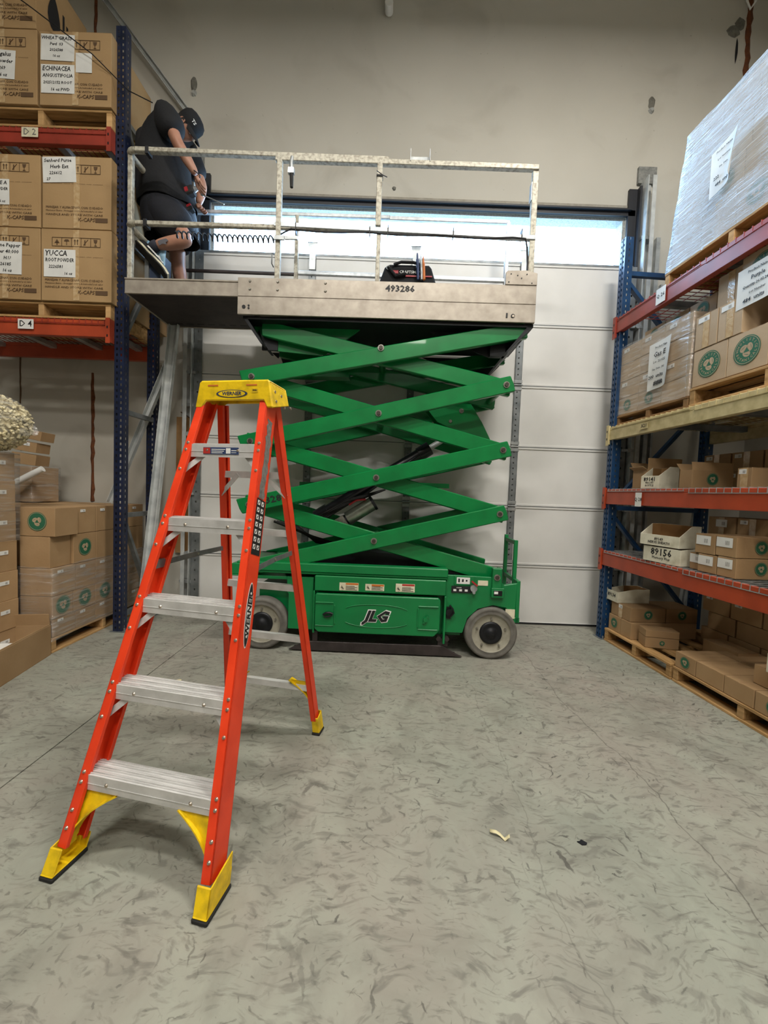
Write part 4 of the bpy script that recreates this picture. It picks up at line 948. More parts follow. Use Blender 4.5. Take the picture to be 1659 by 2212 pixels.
MB().box(.77, .85, -.004, .0, .592, .632).build('warning_label', cream, lift)
MB().box(1.0, 1.075, -.004, -.0, .335, .41).build('round_sticker', cream, lift)
MB().box(.53, .565, -.012, .0, .315, .41).cyl((.55, -.03, .37), (.55, .0, .37), .028, n=10).tube([(.55, -.03, .43), (.575, -.035, .40), (.585, -.03, .37), (.56, -.03, .34)], .008).build('charger_plug', darkmetal, lift)
# lower right bracket and pin
MB().box(.88, .955, -.02, .03, .56, .735).build('pivot_bracket', green_d, lift, .004)
MB().box(.875, .975, -.03, .04, .505, .58).box(.89, .96, -.034, -.03, .52, .565, 1).build('fork_tube', [green_d, darkmetal], lift, .003)
MB().box(.895, .925, -.036, -.034, .535, .555).build('reflector', paper, lift)
# pothole guard
MB().prism([(-.73, .012), (.67, .012), (.60, .04), (.51, .095), (-.60, .085), (-.66, .05)], -.02, .0).box(-.7, .62, .0, .06, .012, .02).build('pothole_guard', plate, lift, .002)
MB().box(-.54, -.50, -.01, .03, .08, .17).box(.47, .55, -.01, .03, .09, .15).cyl((.475, -.02, .15), (.475, .02, .15), .02, n=8).cyl((.54, -.02, .15), (.54, .02, .15), .02, n=8).build('guard_link', plate, lift)
# entry ladder at the right end
b = MB()
for y in (.16, .44): b.box(1.085, 1.115, y - .03, y, .28, .95 + (.02 if y > .3 else 0))
lad = b.build('entry_ladder', green_d, lift, .003)
for z in (.34, .62, .93): MB().box(1.088, 1.112, .16, .41, z - .015, z + .015).build('rung', green_d, lad)
# scissor arms
PZ = [.665, 1.167, 1.674, 2.183, 2.69]; PL, PR = -1.09, .922
def arm(x0, z0, x1, z1, y0, y1, e0=.06, e1=.06, ht=.125, name='scissor_arm', drop=.0):
    a = Vector((x0, 0, z0)); c_ = Vector((x1, 0, z1)); d = (c_ - a).normalized(); n_ = Vector((-d.z, 0, d.x)) if d.x > 0 else Vector((d.z, 0, -d.x))
    if n_.z < 0: n_ = -n_
    A = a - d * e0; B = c_ + d * e1; h = ht / 2; sh = n_ * .012
    pts = [A + n_ * h - d * .01, B + n_ * h - d * .012, B - n_ * h * .1, B - n_ * h + d * .0, A - n_ * h + d * .015, A - n_ * h * .3]
    return MB().prism([(p.x, p.z) for p in pts], y0, y1).build(name, green, lift, .006)
def pin(parent, x, z, y, r=.025):
    o = MB().cyl((x, y, z), (x, y - .007, z), r, n=20).build('pin_washer', boltm, parent)
    MB().cyl((x, y - .007, z), (x, y - .016, z), r * .62, n=14).build('pin_bolt', bolt_dark, o)
for k in range(4):
    z0, z1 = PZ[k], PZ[k + 1]
    s0 = (PL, z0); s1 = (PR, z1); d0 = (PL, z1); d1 = (PR, z0)
    if k == 0: s0 = (-1.06, z0 - .01); d1 = (.90, z0 + .0)
    if k == 3: s1 = (1.0, 2.60); d0 = (-.98, 2.58)
    a1 = arm(*s0, *s1, .02, .065, e0=.085 if k else .06); a2 = arm(*d0, *d1, .085, .13); arm(*s0, *s1, .655, .70); arm(*d0, *d1, .59, .635)
    pin(a1, -.073, (z0 + z1) / 2 if k else .912, .02)
    if k < 3: pin(a1, s1[0], s1[1], .02)
    if k: pin(a1, s0[0], s0[1], .02)
    MB().cyl((-.073, .13, (z0 + z1) / 2), (-.073, .59, (z0 + z1) / 2), .03, n=14).build('cross_tube', green, lift)
    for x in (PL, PR):
        if k: MB().cyl((x, .05, z0), (x, .67, z0), .028, n=14).build('cross_tube', green, lift)
pin(lift, .915, .665, -.02)
ltext(lift, '493286', -.915, .018, 1.212, .075, ink, .02, .0, .27, rot=-.245)
# inner tie plates between the inner arms
for x, z, w_ in ((-.6, 2.30, .5), (.3, 2.05, .5), (.35, 1.38, .4), (-.55, 1.35, .4)):
    MB().box(x - w_ / 2, x + w_ / 2, .30, .42, z - .02, z + .02).build('tie_plate', green, lift)
# cylinder, motor, bracket
b = MB().cyl((-.62, .34, 1.05), (.36, .34, 1.70), .05, n=18).cyl((.28, .34, 1.645), (.37, .34, 1.705), .062, n=18).cyl((-.6, .34, 1.065), (-.5, .34, 1.13), .062, n=18)
b.tube([(-.5, .30, 1.10), (-.2, .28, 1.26), (.1, .285, 1.50), (.25, .29, 1.62)], .012)
b.build('lift_cylinder', cyl_m, lift); MB().cyl((.36, .34, 1.70), (.62, .34, 1.87), .024, n=14).build('cylinder_rod', galv, lift)
mt = MB().cyl((-.31, .22, 1.07), (-.10, .22, 1.21), .06, n=22).build('pump_motor', motor_m, lift)
MB().cyl((-.105, .22, 1.207), (-.088, .22, 1.218), .066, n=22).cyl((-.35, .22, 1.043), (-.31, .22, 1.07), .045, n=16).build('motor_cap', darkmetal, mt)
MB().mbox(Matrix.Translation((-.36, .21, 1.035)) @ Matrix.Rotation(-.59, 4, 'Y'), .09, .10, .10).build('pump_block', boltm, mt, .004)
MB().tube([(-.30, .2, 1.19), (-.24, .19, 1.23), (-.17, .2, 1.24), (-.14, .22, 1.2)], .01).build('motor_cable', redp, mt)
for y in (.27, .41):
    MB().prism([(.30, 2.06), (.44, 2.10), (.70, 2.08), (.80, 1.93), (.88, 1.78), (.84, 1.70), (.60, 1.84), (.42, 1.92)], y, y + .015).build('cylinder_bracket', green, lift, .003)
MB().cyl((.62, .262, 2.02), (.62, .27, 2.02), .02, n=12).cyl((.53, .262, 1.93), (.53, .27, 1.93), .014, n=12).build('bracket_bolts', boltm, lift)
b = MB()
for k in range(7): b.tube([(-.95 + .02 * k, .25 + .02 * k, 1.02), (-.6, .24 + .02 * k, .90 - .01 * k), (-.25, .3, .80), (.15, .3, .76)], .011, 6)
for k in range(4): b.tube([(-.6, .25, 1.0 + .02 * k), (-.3, .24 + .02 * k, 1.20 + .012 * k), (.0, .26, 1.33)], .009, 6)
b.build('hydraulic_hoses', rubber, lift)
MB().box(-.8, .7, .1, .58, .60, .68).prism([(-.7, .68), (.6, .68), (.2, .78), (-.5, .82)], .2, .5).build('power_unit', darkmetal, lift)
# under-platform frame
MB().box(-1.16, 1.10, .0, .68, 2.62, 2.643).build('platform_pan', darkmetal, lift)
for y in (.0, .62):
    MB().prism([(-1.16, 2.62), (-1.10, 2.57), (-1.08, 2.60), (-1.02, 2.44), (-.95, 2.43), (-.55, 2.40), (-.25, 2.62)], y + .14, y + .155).build('roller_channel', darkmetal if y else green, lift)
    MB().prism([(1.10, 2.62), (.92, 2.43), (.80, 2.43), (.55, 2.52), (.3, 2.62)], y + .14, y + .155).build('roller_channel', darkmetal, lift)
MB().box(-1.05, -.92, .13, .15, 2.43, 2.62).build('roller_block', darkmetal, lift); MB().box(.80, .92, .1, .14, 2.43, 2.56).build('roller_block', darkmetal, lift)
MB().prism([(1.10, 2.63), (.92, 2.43), (.90, 2.43), (1.06, 2.63)], .0, .68).build('end_gusset', darkmetal, lift); MB().prism([(-1.16, 2.63), (-1.02, 2.44), (-1.0, 2.44), (-1.13, 2.63)], .0, .3).build('end_gusset', darkmetal, lift)
# platform
f = MB().box(-1.195, 1.10, -.03, -.012, 2.644, 2.922)
f.box(-1.195, 1.10, -.034, -.03, 2.780, 2.784)
fa = f.build('platform_fascia', alum_worn, lift, .002)
MB().box(-1.195, 1.10, .70, .72, 2.644, 2.93).box(1.085, 1.10, -.012, .70, 2.644, 2.93).build('platform_side', alum_worn, lift, .002)
MB().box(-1.19, 1.084, -.011, .699, 2.85, 2.872).build('platform_floor', alum_worn, lift)
MB().prism([(.86, 2.922), (.86, 3.01), (.875, 3.025), (1.02, 3.03), (1.10, 3.01), (1.10, 2.922)], -.036, -.01).build('corner_plate', alum_worn, lift, .002)
k = MB()
for x, z in ((.90, 3.0), (.95, 2.99), (1.02, 3.0), (.98, 2.97), (.885, 2.94), (1.06, 2.935)): k.cyl((x, -.036, z), (x, -.038, z), .005, n=8)
k.build('bolt_holes', darkmetal, lift)
k = MB()
for x in (-1.10, -.885, -.515):
    for z in (2.895, 2.835): k.cyl((x, -.03, z), (x, -.038, z), .011, .007, n=10)
k.build('fascia_bolts', boltm, fa)
k = MB().cyl((-1.145, -.03, 2.70), (-1.145, -.0335, 2.70), .014, n=16).cyl((-1.107, -.03, 2.71), (-1.107, -.0335, 2.71), .008, n=8).cyl((-1.107, -.03, 2.69), (-1.107, -.0335, 2.69), .008, n=8)
k.box(.878, .89, -.0335, -.03, 2.675, 2.71).cyl((.93, -.03, 2.69), (.93, -.0335, 2.69), .015, n=16); k.build('fascia_holes', ink, fa)
MB().cyl((.932, -.0335, 2.688), (.932, -.036, 2.688), .009, n=12).build('bolt', rivet, fa)
ltext(fa, '493286', .06, -.0316, 2.868, .066, ink, .025, 0, .225)
# extension deck
MB().box(-2.10, -1.197, -.0, .012, 2.79, 2.905).box(-2.10, -1.197, -.006, .0, 2.898, 2.91).box(-2.10, -1.197, -.004, .0, 2.79, 2.798).build('extension_fascia', alum_worn, lift, .0015)
MB().box(-2.10, -2.085, .012, .64, 2.79, 2.905).box(-2.10, -1.2, .64, .655, 2.79, 2.905).build('extension_side', alum_worn, lift)
ex = MB().box(-2.085, -1.197, .012, .64, 2.795, 2.862)
ex.build('extension_floor', plate, lift)
k = MB()
for i in range(8): k.box(-2.0 + i * .1, -1.94 + i * .1, .57, .582, 2.793, 2.795)
k.build('floor_slots', ink, lift)
# guard rails
YF, YB = .0, .70
def rail(pts, w_=.042, h_=.035, m=railp, name='guard_rail'):
    b = MB()
    for p, q in zip(pts[:-1], pts[1:]): b.bar(p, q, w_, h_)
    return b.build(name, m, lift, .004)
rail([(-2.02, YF + .0, 3.87), (-.06, YF + .0, 3.838)]); rail([(-.93, YF - .005, 3.825), (1.075, YF - .005, 3.80)], .04, .04)
rail([(-2.02, YF, 3.325), (-.06, YF, 3.318)], .032, .032); rail([(-.93, YF - .004, 3.335), (1.075, YF - .004, 3.285)], .036, .036, railm)
rail([(-2.02, YB, 3.885), (-.06, YB, 3.875)], .036, .034, railm); rail([(-.93, YB + .01, 3.88), (1.06, YB + .01, 3.865)], .036, .036, railm)
rail([(-2.02, YB, 3.345), (-.93, YB, 3.335)], .026, .026, plate); rail([(-.93, YB, 3.35), (1.06, YB, 3.33)], .034, .036, railm)
for z in (3.87, 3.325):   # rounded left end
    pts = [(-2.02, YF, z)] + [(-2.03 - .06 * sin(a), YF + .06 - .06 * cos(a), z) for a in [radians(q) for q in (15, 35, 55, 75, 90)]] + [(-2.09, YB - .06, z + .01)] + [(-2.03 - .06 * cos(a), YB - .06 + .06 * sin(a), z + .01) for a in [radians(q) for q in (15, 35, 55, 75, 90)]] + [(-2.02, YB, z + .01)]
    MB().tube(pts, .024, 10).build('curved_rail_end', railp, lift)
def rpost(x, y, z0, z1, w_=.036, d_=.036, m=railp): return MB().box(x - w_ / 2, x + w_ / 2, y - d_ / 2, y + d_ / 2, z0, z1).build('rail_post', m, lift, .003)
rpost(-2.075, .03, 2.905, 3.85); rpost(-2.075, .62, 2.905, 3.86); rpost(-.895, -.008, 2.92, 3.81, .04); rpost(-.128, -.008, 3.34, 3.80, .042); rpost(-.12, .0, 2.872, 3.29, .032)
rpost(1.055, .005, 2.93, 3.79, .044, .04); rpost(-.925, YB - .02, 2.93, 3.86, .034); rpost(1.045, YB, 2.93, 3.86, .034, .04, railm)
MB().box(1.025, 1.03, -.02, .03, 3.56, 3.69).build('gate_plate', galv, lift)
MB().box(.105, .245, .0, .02, 3.825, 3.87).box(.10, .104, -.03, .02, 3.82, 3.91).box(.246, .25, -.03, .02, 3.82, 3.91).build('clip_bracket', galv, lift)
# clips, cables
MB().tube([(-.80, -.02, 3.83), (-.805, -.03, 3.78), (-.80, -.03, 3.73)], .014, 8).box(-.825, -.78, -.045, -.015, 3.70, 3.74).build('spring_clip', galv, lift)
MB().cyl((-.80, -.03, 3.70), (-.797, -.03, 3.60), .015, .012, n=10).build('clip_handle', rubber, lift)
MB().tube([(-.93, .0, 3.02), (-.935, -.03, 3.03), (-.935, -.03, 3.11), (-.93, .0, 3.12)], .005).build('door_pull', galv_dull, lift)
MB().box(-.92, -.84, -.045, -.03, 3.205, 3.235).box(-.84, -.74, -.035, -.02, 3.215, 3.24).build('latch_clamp', galv, lift)
coil = [(-1.72 + .80 * t, 02e-2 + .022 * sin(t * 2 * pi * 20), 3.262 - .018 * t - .012 * sin(pi * t) + .024 * cos(t * 2 * pi * 20)) for t in [i / 300 for i in range(301)]]
coil += [(-.90, .0, 3.255), (-.85, -.01, 3.28), (-.8, -.015, 3.30)]
MB().tube(coil, .006, 5).build('coiled_cable', ink, lift)
MB().tube([(-.8 + .1 * i, -.02, 3.30 - .014 * abs(sin(i * .55)) - .002 * i * .6) for i in range(19)] + [(1.02, .0, 3.22), (1.03, .0, 3.1), (1.03, .0, 2.95)], .007, 6).build('control_cable', ink, lift)
k = MB()
for x in (-.76, -.19, -.05, .45, .97): k.box(x - .003, x + .003, -.028, .02, 3.27, 3.345)
for x, z in ((-1.92, 3.86), (-1.93, 3.32)): k.box(x - .012, x + .012, -.03, .03, z - .03, z + .022)
k.build('cable_ties', ink, lift)
MB().tube([(-.15, -.04, 3.73), (-.10, -.05, 3.69), (-.07, -.06, 3.67)], .003).box(-.152, -.104, -.032, .02, 3.70, 3.712).build('tie_wire', ink, lift)
# operator control box at the left end
cb = MB().box(-2.08, -1.955, .24, .40, 2.865, 3.25).build('control_box', bluebox, lift, .006)
MB().box(-2.084, -2.05, .225, .245, 2.87, 3.24).build('box_edge', galv_dull, cb)
tag(MB().tube([(0, 0, 0), (.02, .0, -.05), (.06, -.01, -.12)], .02).build('x', blue_cloth), None) if False else None
b = MB(); vs = []; 
for i in range(9):
    for j in range(7):
        u, v = i / 8, j / 6; vs.append((-2.07 + .17 * u, .225 - .03 * v - .012 * sin(u * 9), 3.32 - .20 * v * (.35 + u) - .05 * u + .012 * sin(u * 12 + v * 5)))
b.add(vs, [(i * 7 + j, (i + 1) * 7 + j, (i + 1) * 7 + j + 1, i * 7 + j + 1) for i in range(8) for j in range(6)], 0, True)
cl = b.build('blue_sheet', blue_cloth); cl.matrix_world = Matrix.Translation((0, 3.2, 0)) @ Matrix.Rotation(LA, 4, 'Z'); tag(cl, 'crumpled light blue plastic sheet draped on the lift control box', 'plastic sheet')
sd = cl.modifiers.new('thick', 'SOLIDIFY'); sd.thickness = .003

# tool bag on the platform
LF = Fr(0, 3.2, -1.0)
tb = empty('tool_bag', LF.w(.12, .33, 2.873), LA, label='black and red tool bag with white lettering on the lift platform', cat='bag')
MB().prism([(-.24, 0), (.24, 0), (.235, .18), (.19, .315), (.17, .325), (-.15, .325), (-.19, .31), (-.235, .18)], -.10, .10).build('bag_body', shirt, tb, .015)
MB().tube([(-.12, -.105, .315), (-.06, -.11, .335), (.04, -.11, .335), (.12, -.105, .315)], .012, 8).tube([(-.16, -.103, .29), (-.10, -.112, .22), (-.02, -.115, .24)], .014, 8).build('handle', shirt, tb)
MB().box(-.13, -.08, -.108, -.101, .245, .27).box(-.02, .20, -.108, -.101, .222, .232).build('red_trim', redp, tb)
o = link('lettering', text_mesh('CRAFTSMAN', .032, white_pl, .01), tb); o.matrix_local = Matrix.Translation((.02, -.1035, .26)) @ Matrix.Rotation(pi / 2, 4, 'X')
MB().tube([(-.165 + .014 * cos(a), -.104, .29 + .014 * sin(a)) for a in [2 * pi * i / 12 for i in range(13)]], .003).build('grommet', galv, tb)
for q, (x, h_, mm, lb) in enumerate(((.085, .40, sticker_blue, 'blue handled screwdriver'), (.115, .395, galv, 'steel bladed tool'), (.135, .375, warn_o, 'yellow and orange marker'))):
    p = LF.w(.12 + x, .33 - .125, 2.873); b = MB().cyl((0, 0, .19), (-.012, 0, h_ - .05), .011, .013, n=10).cyl((-.012, 0, h_ - .05), (-.015, 0, h_), .009, .006, n=10)
    tag(b.build('hand_tool', mm, loc=p, rotz=LA), lb + ' sticking out of the black tool bag', 'tool')

# ================================================================== STEPLADDER
SA = radians(-11.5)
lad = empty('stepladder', (-.768, 1.2, 0), SA, label='orange fibreglass stepladder with yellow top and aluminium steps in the foreground', cat='ladder')
TOPZ = 1.66; YT = .568; YB0 = .048
def fr_pt(s, z, off=0):   # front rail centre line at height z
    t = z / TOPZ; return Vector((s * (.270 - (.270 - .150) * t) + .018 * t - (.028 - .008 * t if s < 0 else -.016 * (1 - t)), YB0 + (YT - YB0) * t + off, z))
def rr_pt(s, z, off=0):
    t = z / TOPZ; return Vector((s * (.272 - (.272 - .142) * t) + .018 * t, .985 - (.985 - .64) * t + off, z))
def channel(pf, s, z0, z1, web, fl_, name='rail'):
    """C-channel rail: flange faces to front and back, web on the outside"""
    a, b_ = pf(s, z0), pf(s, z1); d = (b_ - a).normalized(); out = Vector((s, 0, 0)); out = (out - d * out.dot(d)).normalized(); fw = d.cross(out).normalized()
    if fw.y > 0: fw = -fw
    m = MB(); t = .005
    def slab(c0, w_out, w_fw):
        M = Matrix((out, d, fw)).transposed().to_4x4(); M.translation = (a + b_) / 2 + c0; m.mbox(M, w_out, (b_ - a).length, w_fw)
    slab(out * -t / 2, t, web)                                       # web
    slab(out * (-fl_ / 2 - t * .0) + fw * (web / 2 - t / 2) * 1.0, fl_, t)
    slab(out * (-fl_ / 2 - t * .0) - fw * (web / 2 - t / 2) * 1.0, fl_, t)
    slab(out * (-fl_ + t / 2) + fw * (web / 2 - t * 2.0), t, .012); slab(out * (-fl_ + t / 2) - fw * (web / 2 - t * 2.0), t, .012)
    return m.build(name, fibre, lad, .0012), a, b_, d, out, fw
rails = {}
for s in (-1, 1):
    rails['f', s] = channel(fr_pt, s, .07, 1.68, .085, .034, 'front_rail'); rails['r', s] = channel(rr_pt, s, .085, 1.67, .05, .028, 'rear_rail')
# steps
for i, z in enumerate((.292, .572, .866, 1.17, 1.473)):
    a, b_ = fr_pt(-1, z), fr_pt(1, z); x0, x1 = a.x + .006, b_.x - .006; yc = a.y
    st_ = MB(); dpt = .082
    st_.box(x0, x1, yc - dpt / 2, yc + dpt / 2, z - .004, z); st_.box(x0, x1, yc - dpt / 2 - .003, yc - dpt / 2, z - .052, z + .001)
    st_.box(x0, x1, yc + dpt / 2, yc + dpt / 2 + .003, z - .04, z + .001)
    for q in range(9): st_.box(x0, x1, yc - dpt / 2 + .004 + q * .009, yc - dpt / 2 + .0075 + q * .009, z, z + (.0006 if q in (2, 5, 8) else .0045))
    st_.box(x0, x1, yc - dpt / 2 - .0045, yc - dpt / 2 - .003, z - .030, z - .028)
    so = st_.build('step', alum, lad)
    k = MB()
    for xx in (x0 + .10, x1 - .10): k.cyl((xx, yc - dpt / 2 - .003, z - .024), (xx, yc - dpt / 2 - .007, z - .024), .007, .004, n=10)
    k.build('step_rivets', rivet, so)
    for s in (-1, 1):
        if i == 0: continue
        p = fr_pt(s, z - .115); q = Vector((fr_pt(s, z).x - s * .09, yc - .02, z - .03))
        MB().bar((p.x - s * .008, p.y - .02, p.z), q, .022, .003, (0, 1, 0)).build('step_brace', alum, lad)
    # rivets in the rails
    for s in (-1, 1):
        ro, ra, rb_, d, out, fw = rails['f', s]; k = MB()
        for dz in (-.004, -.034, -.115):
            p = fr_pt(s, z + dz) - out * .014 + fw * .0425; k.cyl(p, p + fw * .005, .0068, .004, n=10)
        tag(k.build('rail_rivets', rivet, ro), kind='stuff')
o = sticker('warning_label', lad, 'F', (0, 0, 0), 0, 0, .16, .028, sticker_blue); o.matrix_local = Matrix.Translation((.0, fr_pt(1, 1.473).y - .0460, 1.447)) @ Matrix.Rotation(pi / 2, 4, 'X')
k = MB().box(-.08, -.048, -.012, .012, .0006, .0012); k.build('label_band', warn_r, o)
k = MB()
for q in range(3): k.box(-.042, .02 - .006 * q, .004 - q * .007, .007 - q * .007, .0006, .0012)
k.box(.024, .044, -.011, .011, .0006, .0012).box(.048, .076, -.0, .003, .0006, .0012).box(.048, .07, -.008, -.006, .0006, .0012); k.build('label_print', paper, o)
# rear horizontals
for i, z in enumerate((.285, .56, .832, 1.105, 1.375)):
    a, b_ = rr_pt(-1, z), rr_pt(1, z)
    o = MB().box(a.x + .006, b_.x - .006, a.y - .014, a.y + .010, z - .002, z + .001).box(a.x + .006, b_.x - .006, a.y - .016, a.y - .014, z - .03, z + .001).build('rear_bar', alum, lad)
    if i == 4:
        for s in (-1, 1): MB().bar((rr_pt(s, z - .11).x - s * .006, a.y - .02 + .02, z - .11), (rr_pt(s, z).x - s * .10, a.y - .025, z - .015), .02, .003, (0, 1, 0)).build('rear_brace', alum, lad)
# spreaders
for s in (-1, 1):
    p0 = fr_pt(s, .985) - Vector((s * .012, -.03, 0)); p2 = rr_pt(s, 1.0) - Vector((s * .012, .01, 0)); pm = (p0 + p2) / 2 + Vector((-s * .004, 0, .004))
    o = MB().bar(p0, pm, .003, .022, (0, 0, 1)).bar(pm, p2, .003, .022, (0, 0, 1)).build('spreader_bar', galv_dull, lad)
    MB().mbox(Matrix.Translation(fr_pt(s, .985) - Vector((s * .01, .0, 0))), .008, .075, .035).build('spreader_bracket', galv_dull, o); MB().mbox(Matrix.Translation(p2), .006, .014, .06).build('spreader_bracket', galv_dull, o); MB().cyl(pm - Vector((.004, 0, 0)), pm + Vector((.004, 0, 0)), .006, n=8).build('spreader_rivet', rivet, o)
# top cap
b = MB()
pf = [(YT - .05, 1.655), (YT - .035, 1.745), (YT + .20, 1.745), (YT + .215, 1.655), (YT + .195, 1.655), (YT + .185, 1.725), (YT - .02, 1.725), (YT - .032, 1.655)]
b.prism([(q[0], q[1] + .0) for q in pf], -.125, .165, 'x')
cap_o = None
CF, CB = .515, .672
fpoly = [(-.162, 1.632), (-.142, 1.738), (-.137, 1.745), (.176, 1.745), (.181, 1.738), (.198, 1.632), (.170, 1.632), (.156, 1.662), (-.108, 1.662), (-.130, 1.632)]
b2 = MB().prism(fpoly, CF, CF + .010).prism(fpoly, CB - .010, CB)
b2.prism([(-.162, 1.632), (-.142, 1.738), (-.132, 1.738), (-.150, 1.632)], CF + .004, CB - .004).prism([(.198, 1.632), (.181, 1.738), (.171, 1.738), (.186, 1.632)], CF + .004, CB - .004)
b2.prism([(-.142, 1.735), (.181, 1.735), (.176, 1.747), (-.137, 1.747)], CF + .001, CB - .001)
cap = b2.build('top_cap', yplast, lad, .005)
for v in cap.data.vertices:
    if v.co.y > CF + .03 and v.co.z < 1.70: v.co.z += .036 * (1.70 - v.co.z) / .068
FY = CF - .0005
MB().box(-.10, -.052, FY - .001, FY + .003, 1.722, 1.728).box(.078, .126, FY - .001, FY + .003, 1.722, 1.728).build('cap_slots', warn_o, cap)
def ell(cx, cz, rx, rz, y, m, parent, name, n=32):
    return MB().prism([(cx + rx * cos(2 * pi * i / n), cz + rz * sin(2 * pi * i / n)) for i in range(n)], y - .0007, y).build(name, m, parent)
dkb = mat('ladder_badge_blue', '#2c3850', None, rough=.5)
o = ell(.012, 1.690, .072, .0165, FY - .0002, dkb, cap, 'badge'); ell(.012, 1.690, .062, .0135, FY - .001, yplast, o, 'badge_field')
ltext(o, 'WERNER', .012, FY - .0022, 1.690, .021, dkb, .022, .15, .088)
o = MB().box(.103, .131, FY - .0008, FY, 1.693, 1.709).build('rating_label', mat('rating_yellow', '#caa80c', None), cap); ltext(o, '300lb', .117, FY - .0016, 1.703, .009, ink, .01)
k = MB()
for y, z in ((.02, 1.705), (.08, 1.70), (.02, 1.665), (.10, 1.655), (.17, 1.665)):
    xs_ = .198 - (z - 1.632) / .106 * .017; k.cyl((xs_ - .002, CF + .02 + y * .95, z), (xs_ + .003, CF + .02 + y * .95, z), .006, n=10)
k.build('cap_rivets', rivet, cap)
# decals on the right front rail web
ro, ra, rb_, d, out, fw = rails['f', 1]
def web_decal(zc, ln, wd, m, name, off=.0008, parent=ro, shape=None, n=28, vo=0):
    c_ = fr_pt(1, zc) + out * off + fw * vo; ax = -fw  # toward the back
    M = Matrix((-fw, d, out)).transposed().to_4x4(); M.translation = c_
    b = MB()
    if shape == 'ell': b.prism([(wd / 2 * cos(2 * pi * i / n), ln / 2 * sin(2 * pi * i / n)) for i in range(n)], 0, .0006, 'z')
    elif shape == 'torn':
        e_ = [(wd / 2 * random.uniform(.55, 1.1) * s_, ln / 2 * t_) for s_, rg in ((1, range(-10, 11)), (-1, range(10, -11, -1))) for t_ in [q / 10 for q in rg]]
        b.prism(e_, 0, .0006, 'z')
    else: b.box(-wd / 2, wd / 2, -ln / 2, ln / 2, 0, .0006)
    o = b.build(name, m, parent); o.matrix_local = M; return o
web_decal(1.42, .34, .05, mat('torn_label_grey', '#7f7d78', '#605e5a', 40, .8, bump=.3), 'torn_label', shape='torn')
wl = web_decal(1.15, .22, .066, ink, 'pictogram_label')
k = MB()
for r_ in range(7):
    for c_ in range(2): k.box(-.026 + c_ * .03, -.008 + c_ * .03, .085 - r_ * .029, .103 - r_ * .029, .0007, .0012)
k.build('pictograms', paper, wl)
k = MB()
for r_ in range(7):
    for c_ in range(2): k.bar((-.022 + c_ * .03, .088 - r_ * .029, .0015), (-.012 + c_ * .03, .1 - r_ * .029, .0015), .004, .0004)
k.build('pictogram_figures', ink, wl)
eb = web_decal(.835, .235, .044, white_pl, 'badge', shape='ell'); e2 = web_decal(.835, .225, .037, ink, 'badge_field', .0016, ro, 'ell'); e3 = web_decal(.835, .165, .031, white_pl, 'badge_field', .0024, ro, 'ell')
t_ = link('lettering', text_mesh('WERNER', .036, ink, .03, .1, width=.155), ro); M = Matrix((-fw, d, out)).transposed().to_4x4() @ Matrix.Rotation(pi / 2, 4, 'Z'); M.translation = fr_pt(1, .835) + out * .0034; t_.matrix_local = M
# yellow feet
def foot(pf, s, yf, big):
    a, b_ = pf(s, .0), pf(s, .16); d_ = (b_ - a).normalized(); o_ = Vector((s, 0, 0)); w2 = .056 if big else .032; fl_ = .044 if big else .034
    e = lad; m = MB(); x = a.x; s_ = s
    ya, yb = (a.y - w2 - .004, a.y + w2 + .008) if big else (a.y - w2, a.y + w2 + .004)
    xo, xi = x + s * .012, x - s * (fl_ - .008)
    sh = (b_ - a) * ((.075 if big else .085) / .16); shl = (b_ - a) * (.04 / .16) if big else sh
    lo = Vector((0, 0, .014))
    def pts(base, up): return base + up
    # front plate (full height), outer web, low back plate
    def quadbox(P, thick, nrm):
        n_ = Vector(nrm) * thick; vs = [Vector(p) for p in P] + [Vector(p) + n_ for p in P]
        m.add(vs, [(0, 1, 2, 3), (7, 6, 5, 4), (0, 4, 5, 1), (1, 5, 6, 2), (2, 6, 7, 3), (3, 7, 4, 0)])
    F0 = Vector((xo, ya, 0)) + lo; F1 = Vector((xi, ya, 0)) + lo
    quadbox([F0, F1, F1 + sh * 1.0 + Vector((0, .004 if big else .006, 0)), F0 + sh + Vector((0, .004 if big else .006, 0))], .006, (0, 1, 0))
    B0 = Vector((xo, yb, 0)) + lo; B1 = Vector((xi, yb, 0)) + lo
    quadbox([F0, B0, B0 + sh * 1.2 + Vector((0, -.004, 0)), F0 + sh + Vector((0, .004, 0))], .005, (-s, 0, 0))
    quadbox([B0, B1, B1 + shl * 1.2, B0 + shl * 1.2], .005, (0, -1, 0))
    quadbox([F0, F1, B1, B0], .006, (0, 0, 1))
    f_ = m.build('foot', yplast, e, .003)
    MB().box(min(xo, xi) - .003, max(xo, xi) + .003, ya - .003, yb + .003, .0, .014).build('rubber_pad', rubber, f_, .003)
for s in (-1, 1): foot(fr_pt, s, 0, True); foot(rr_pt, s, 0, False)
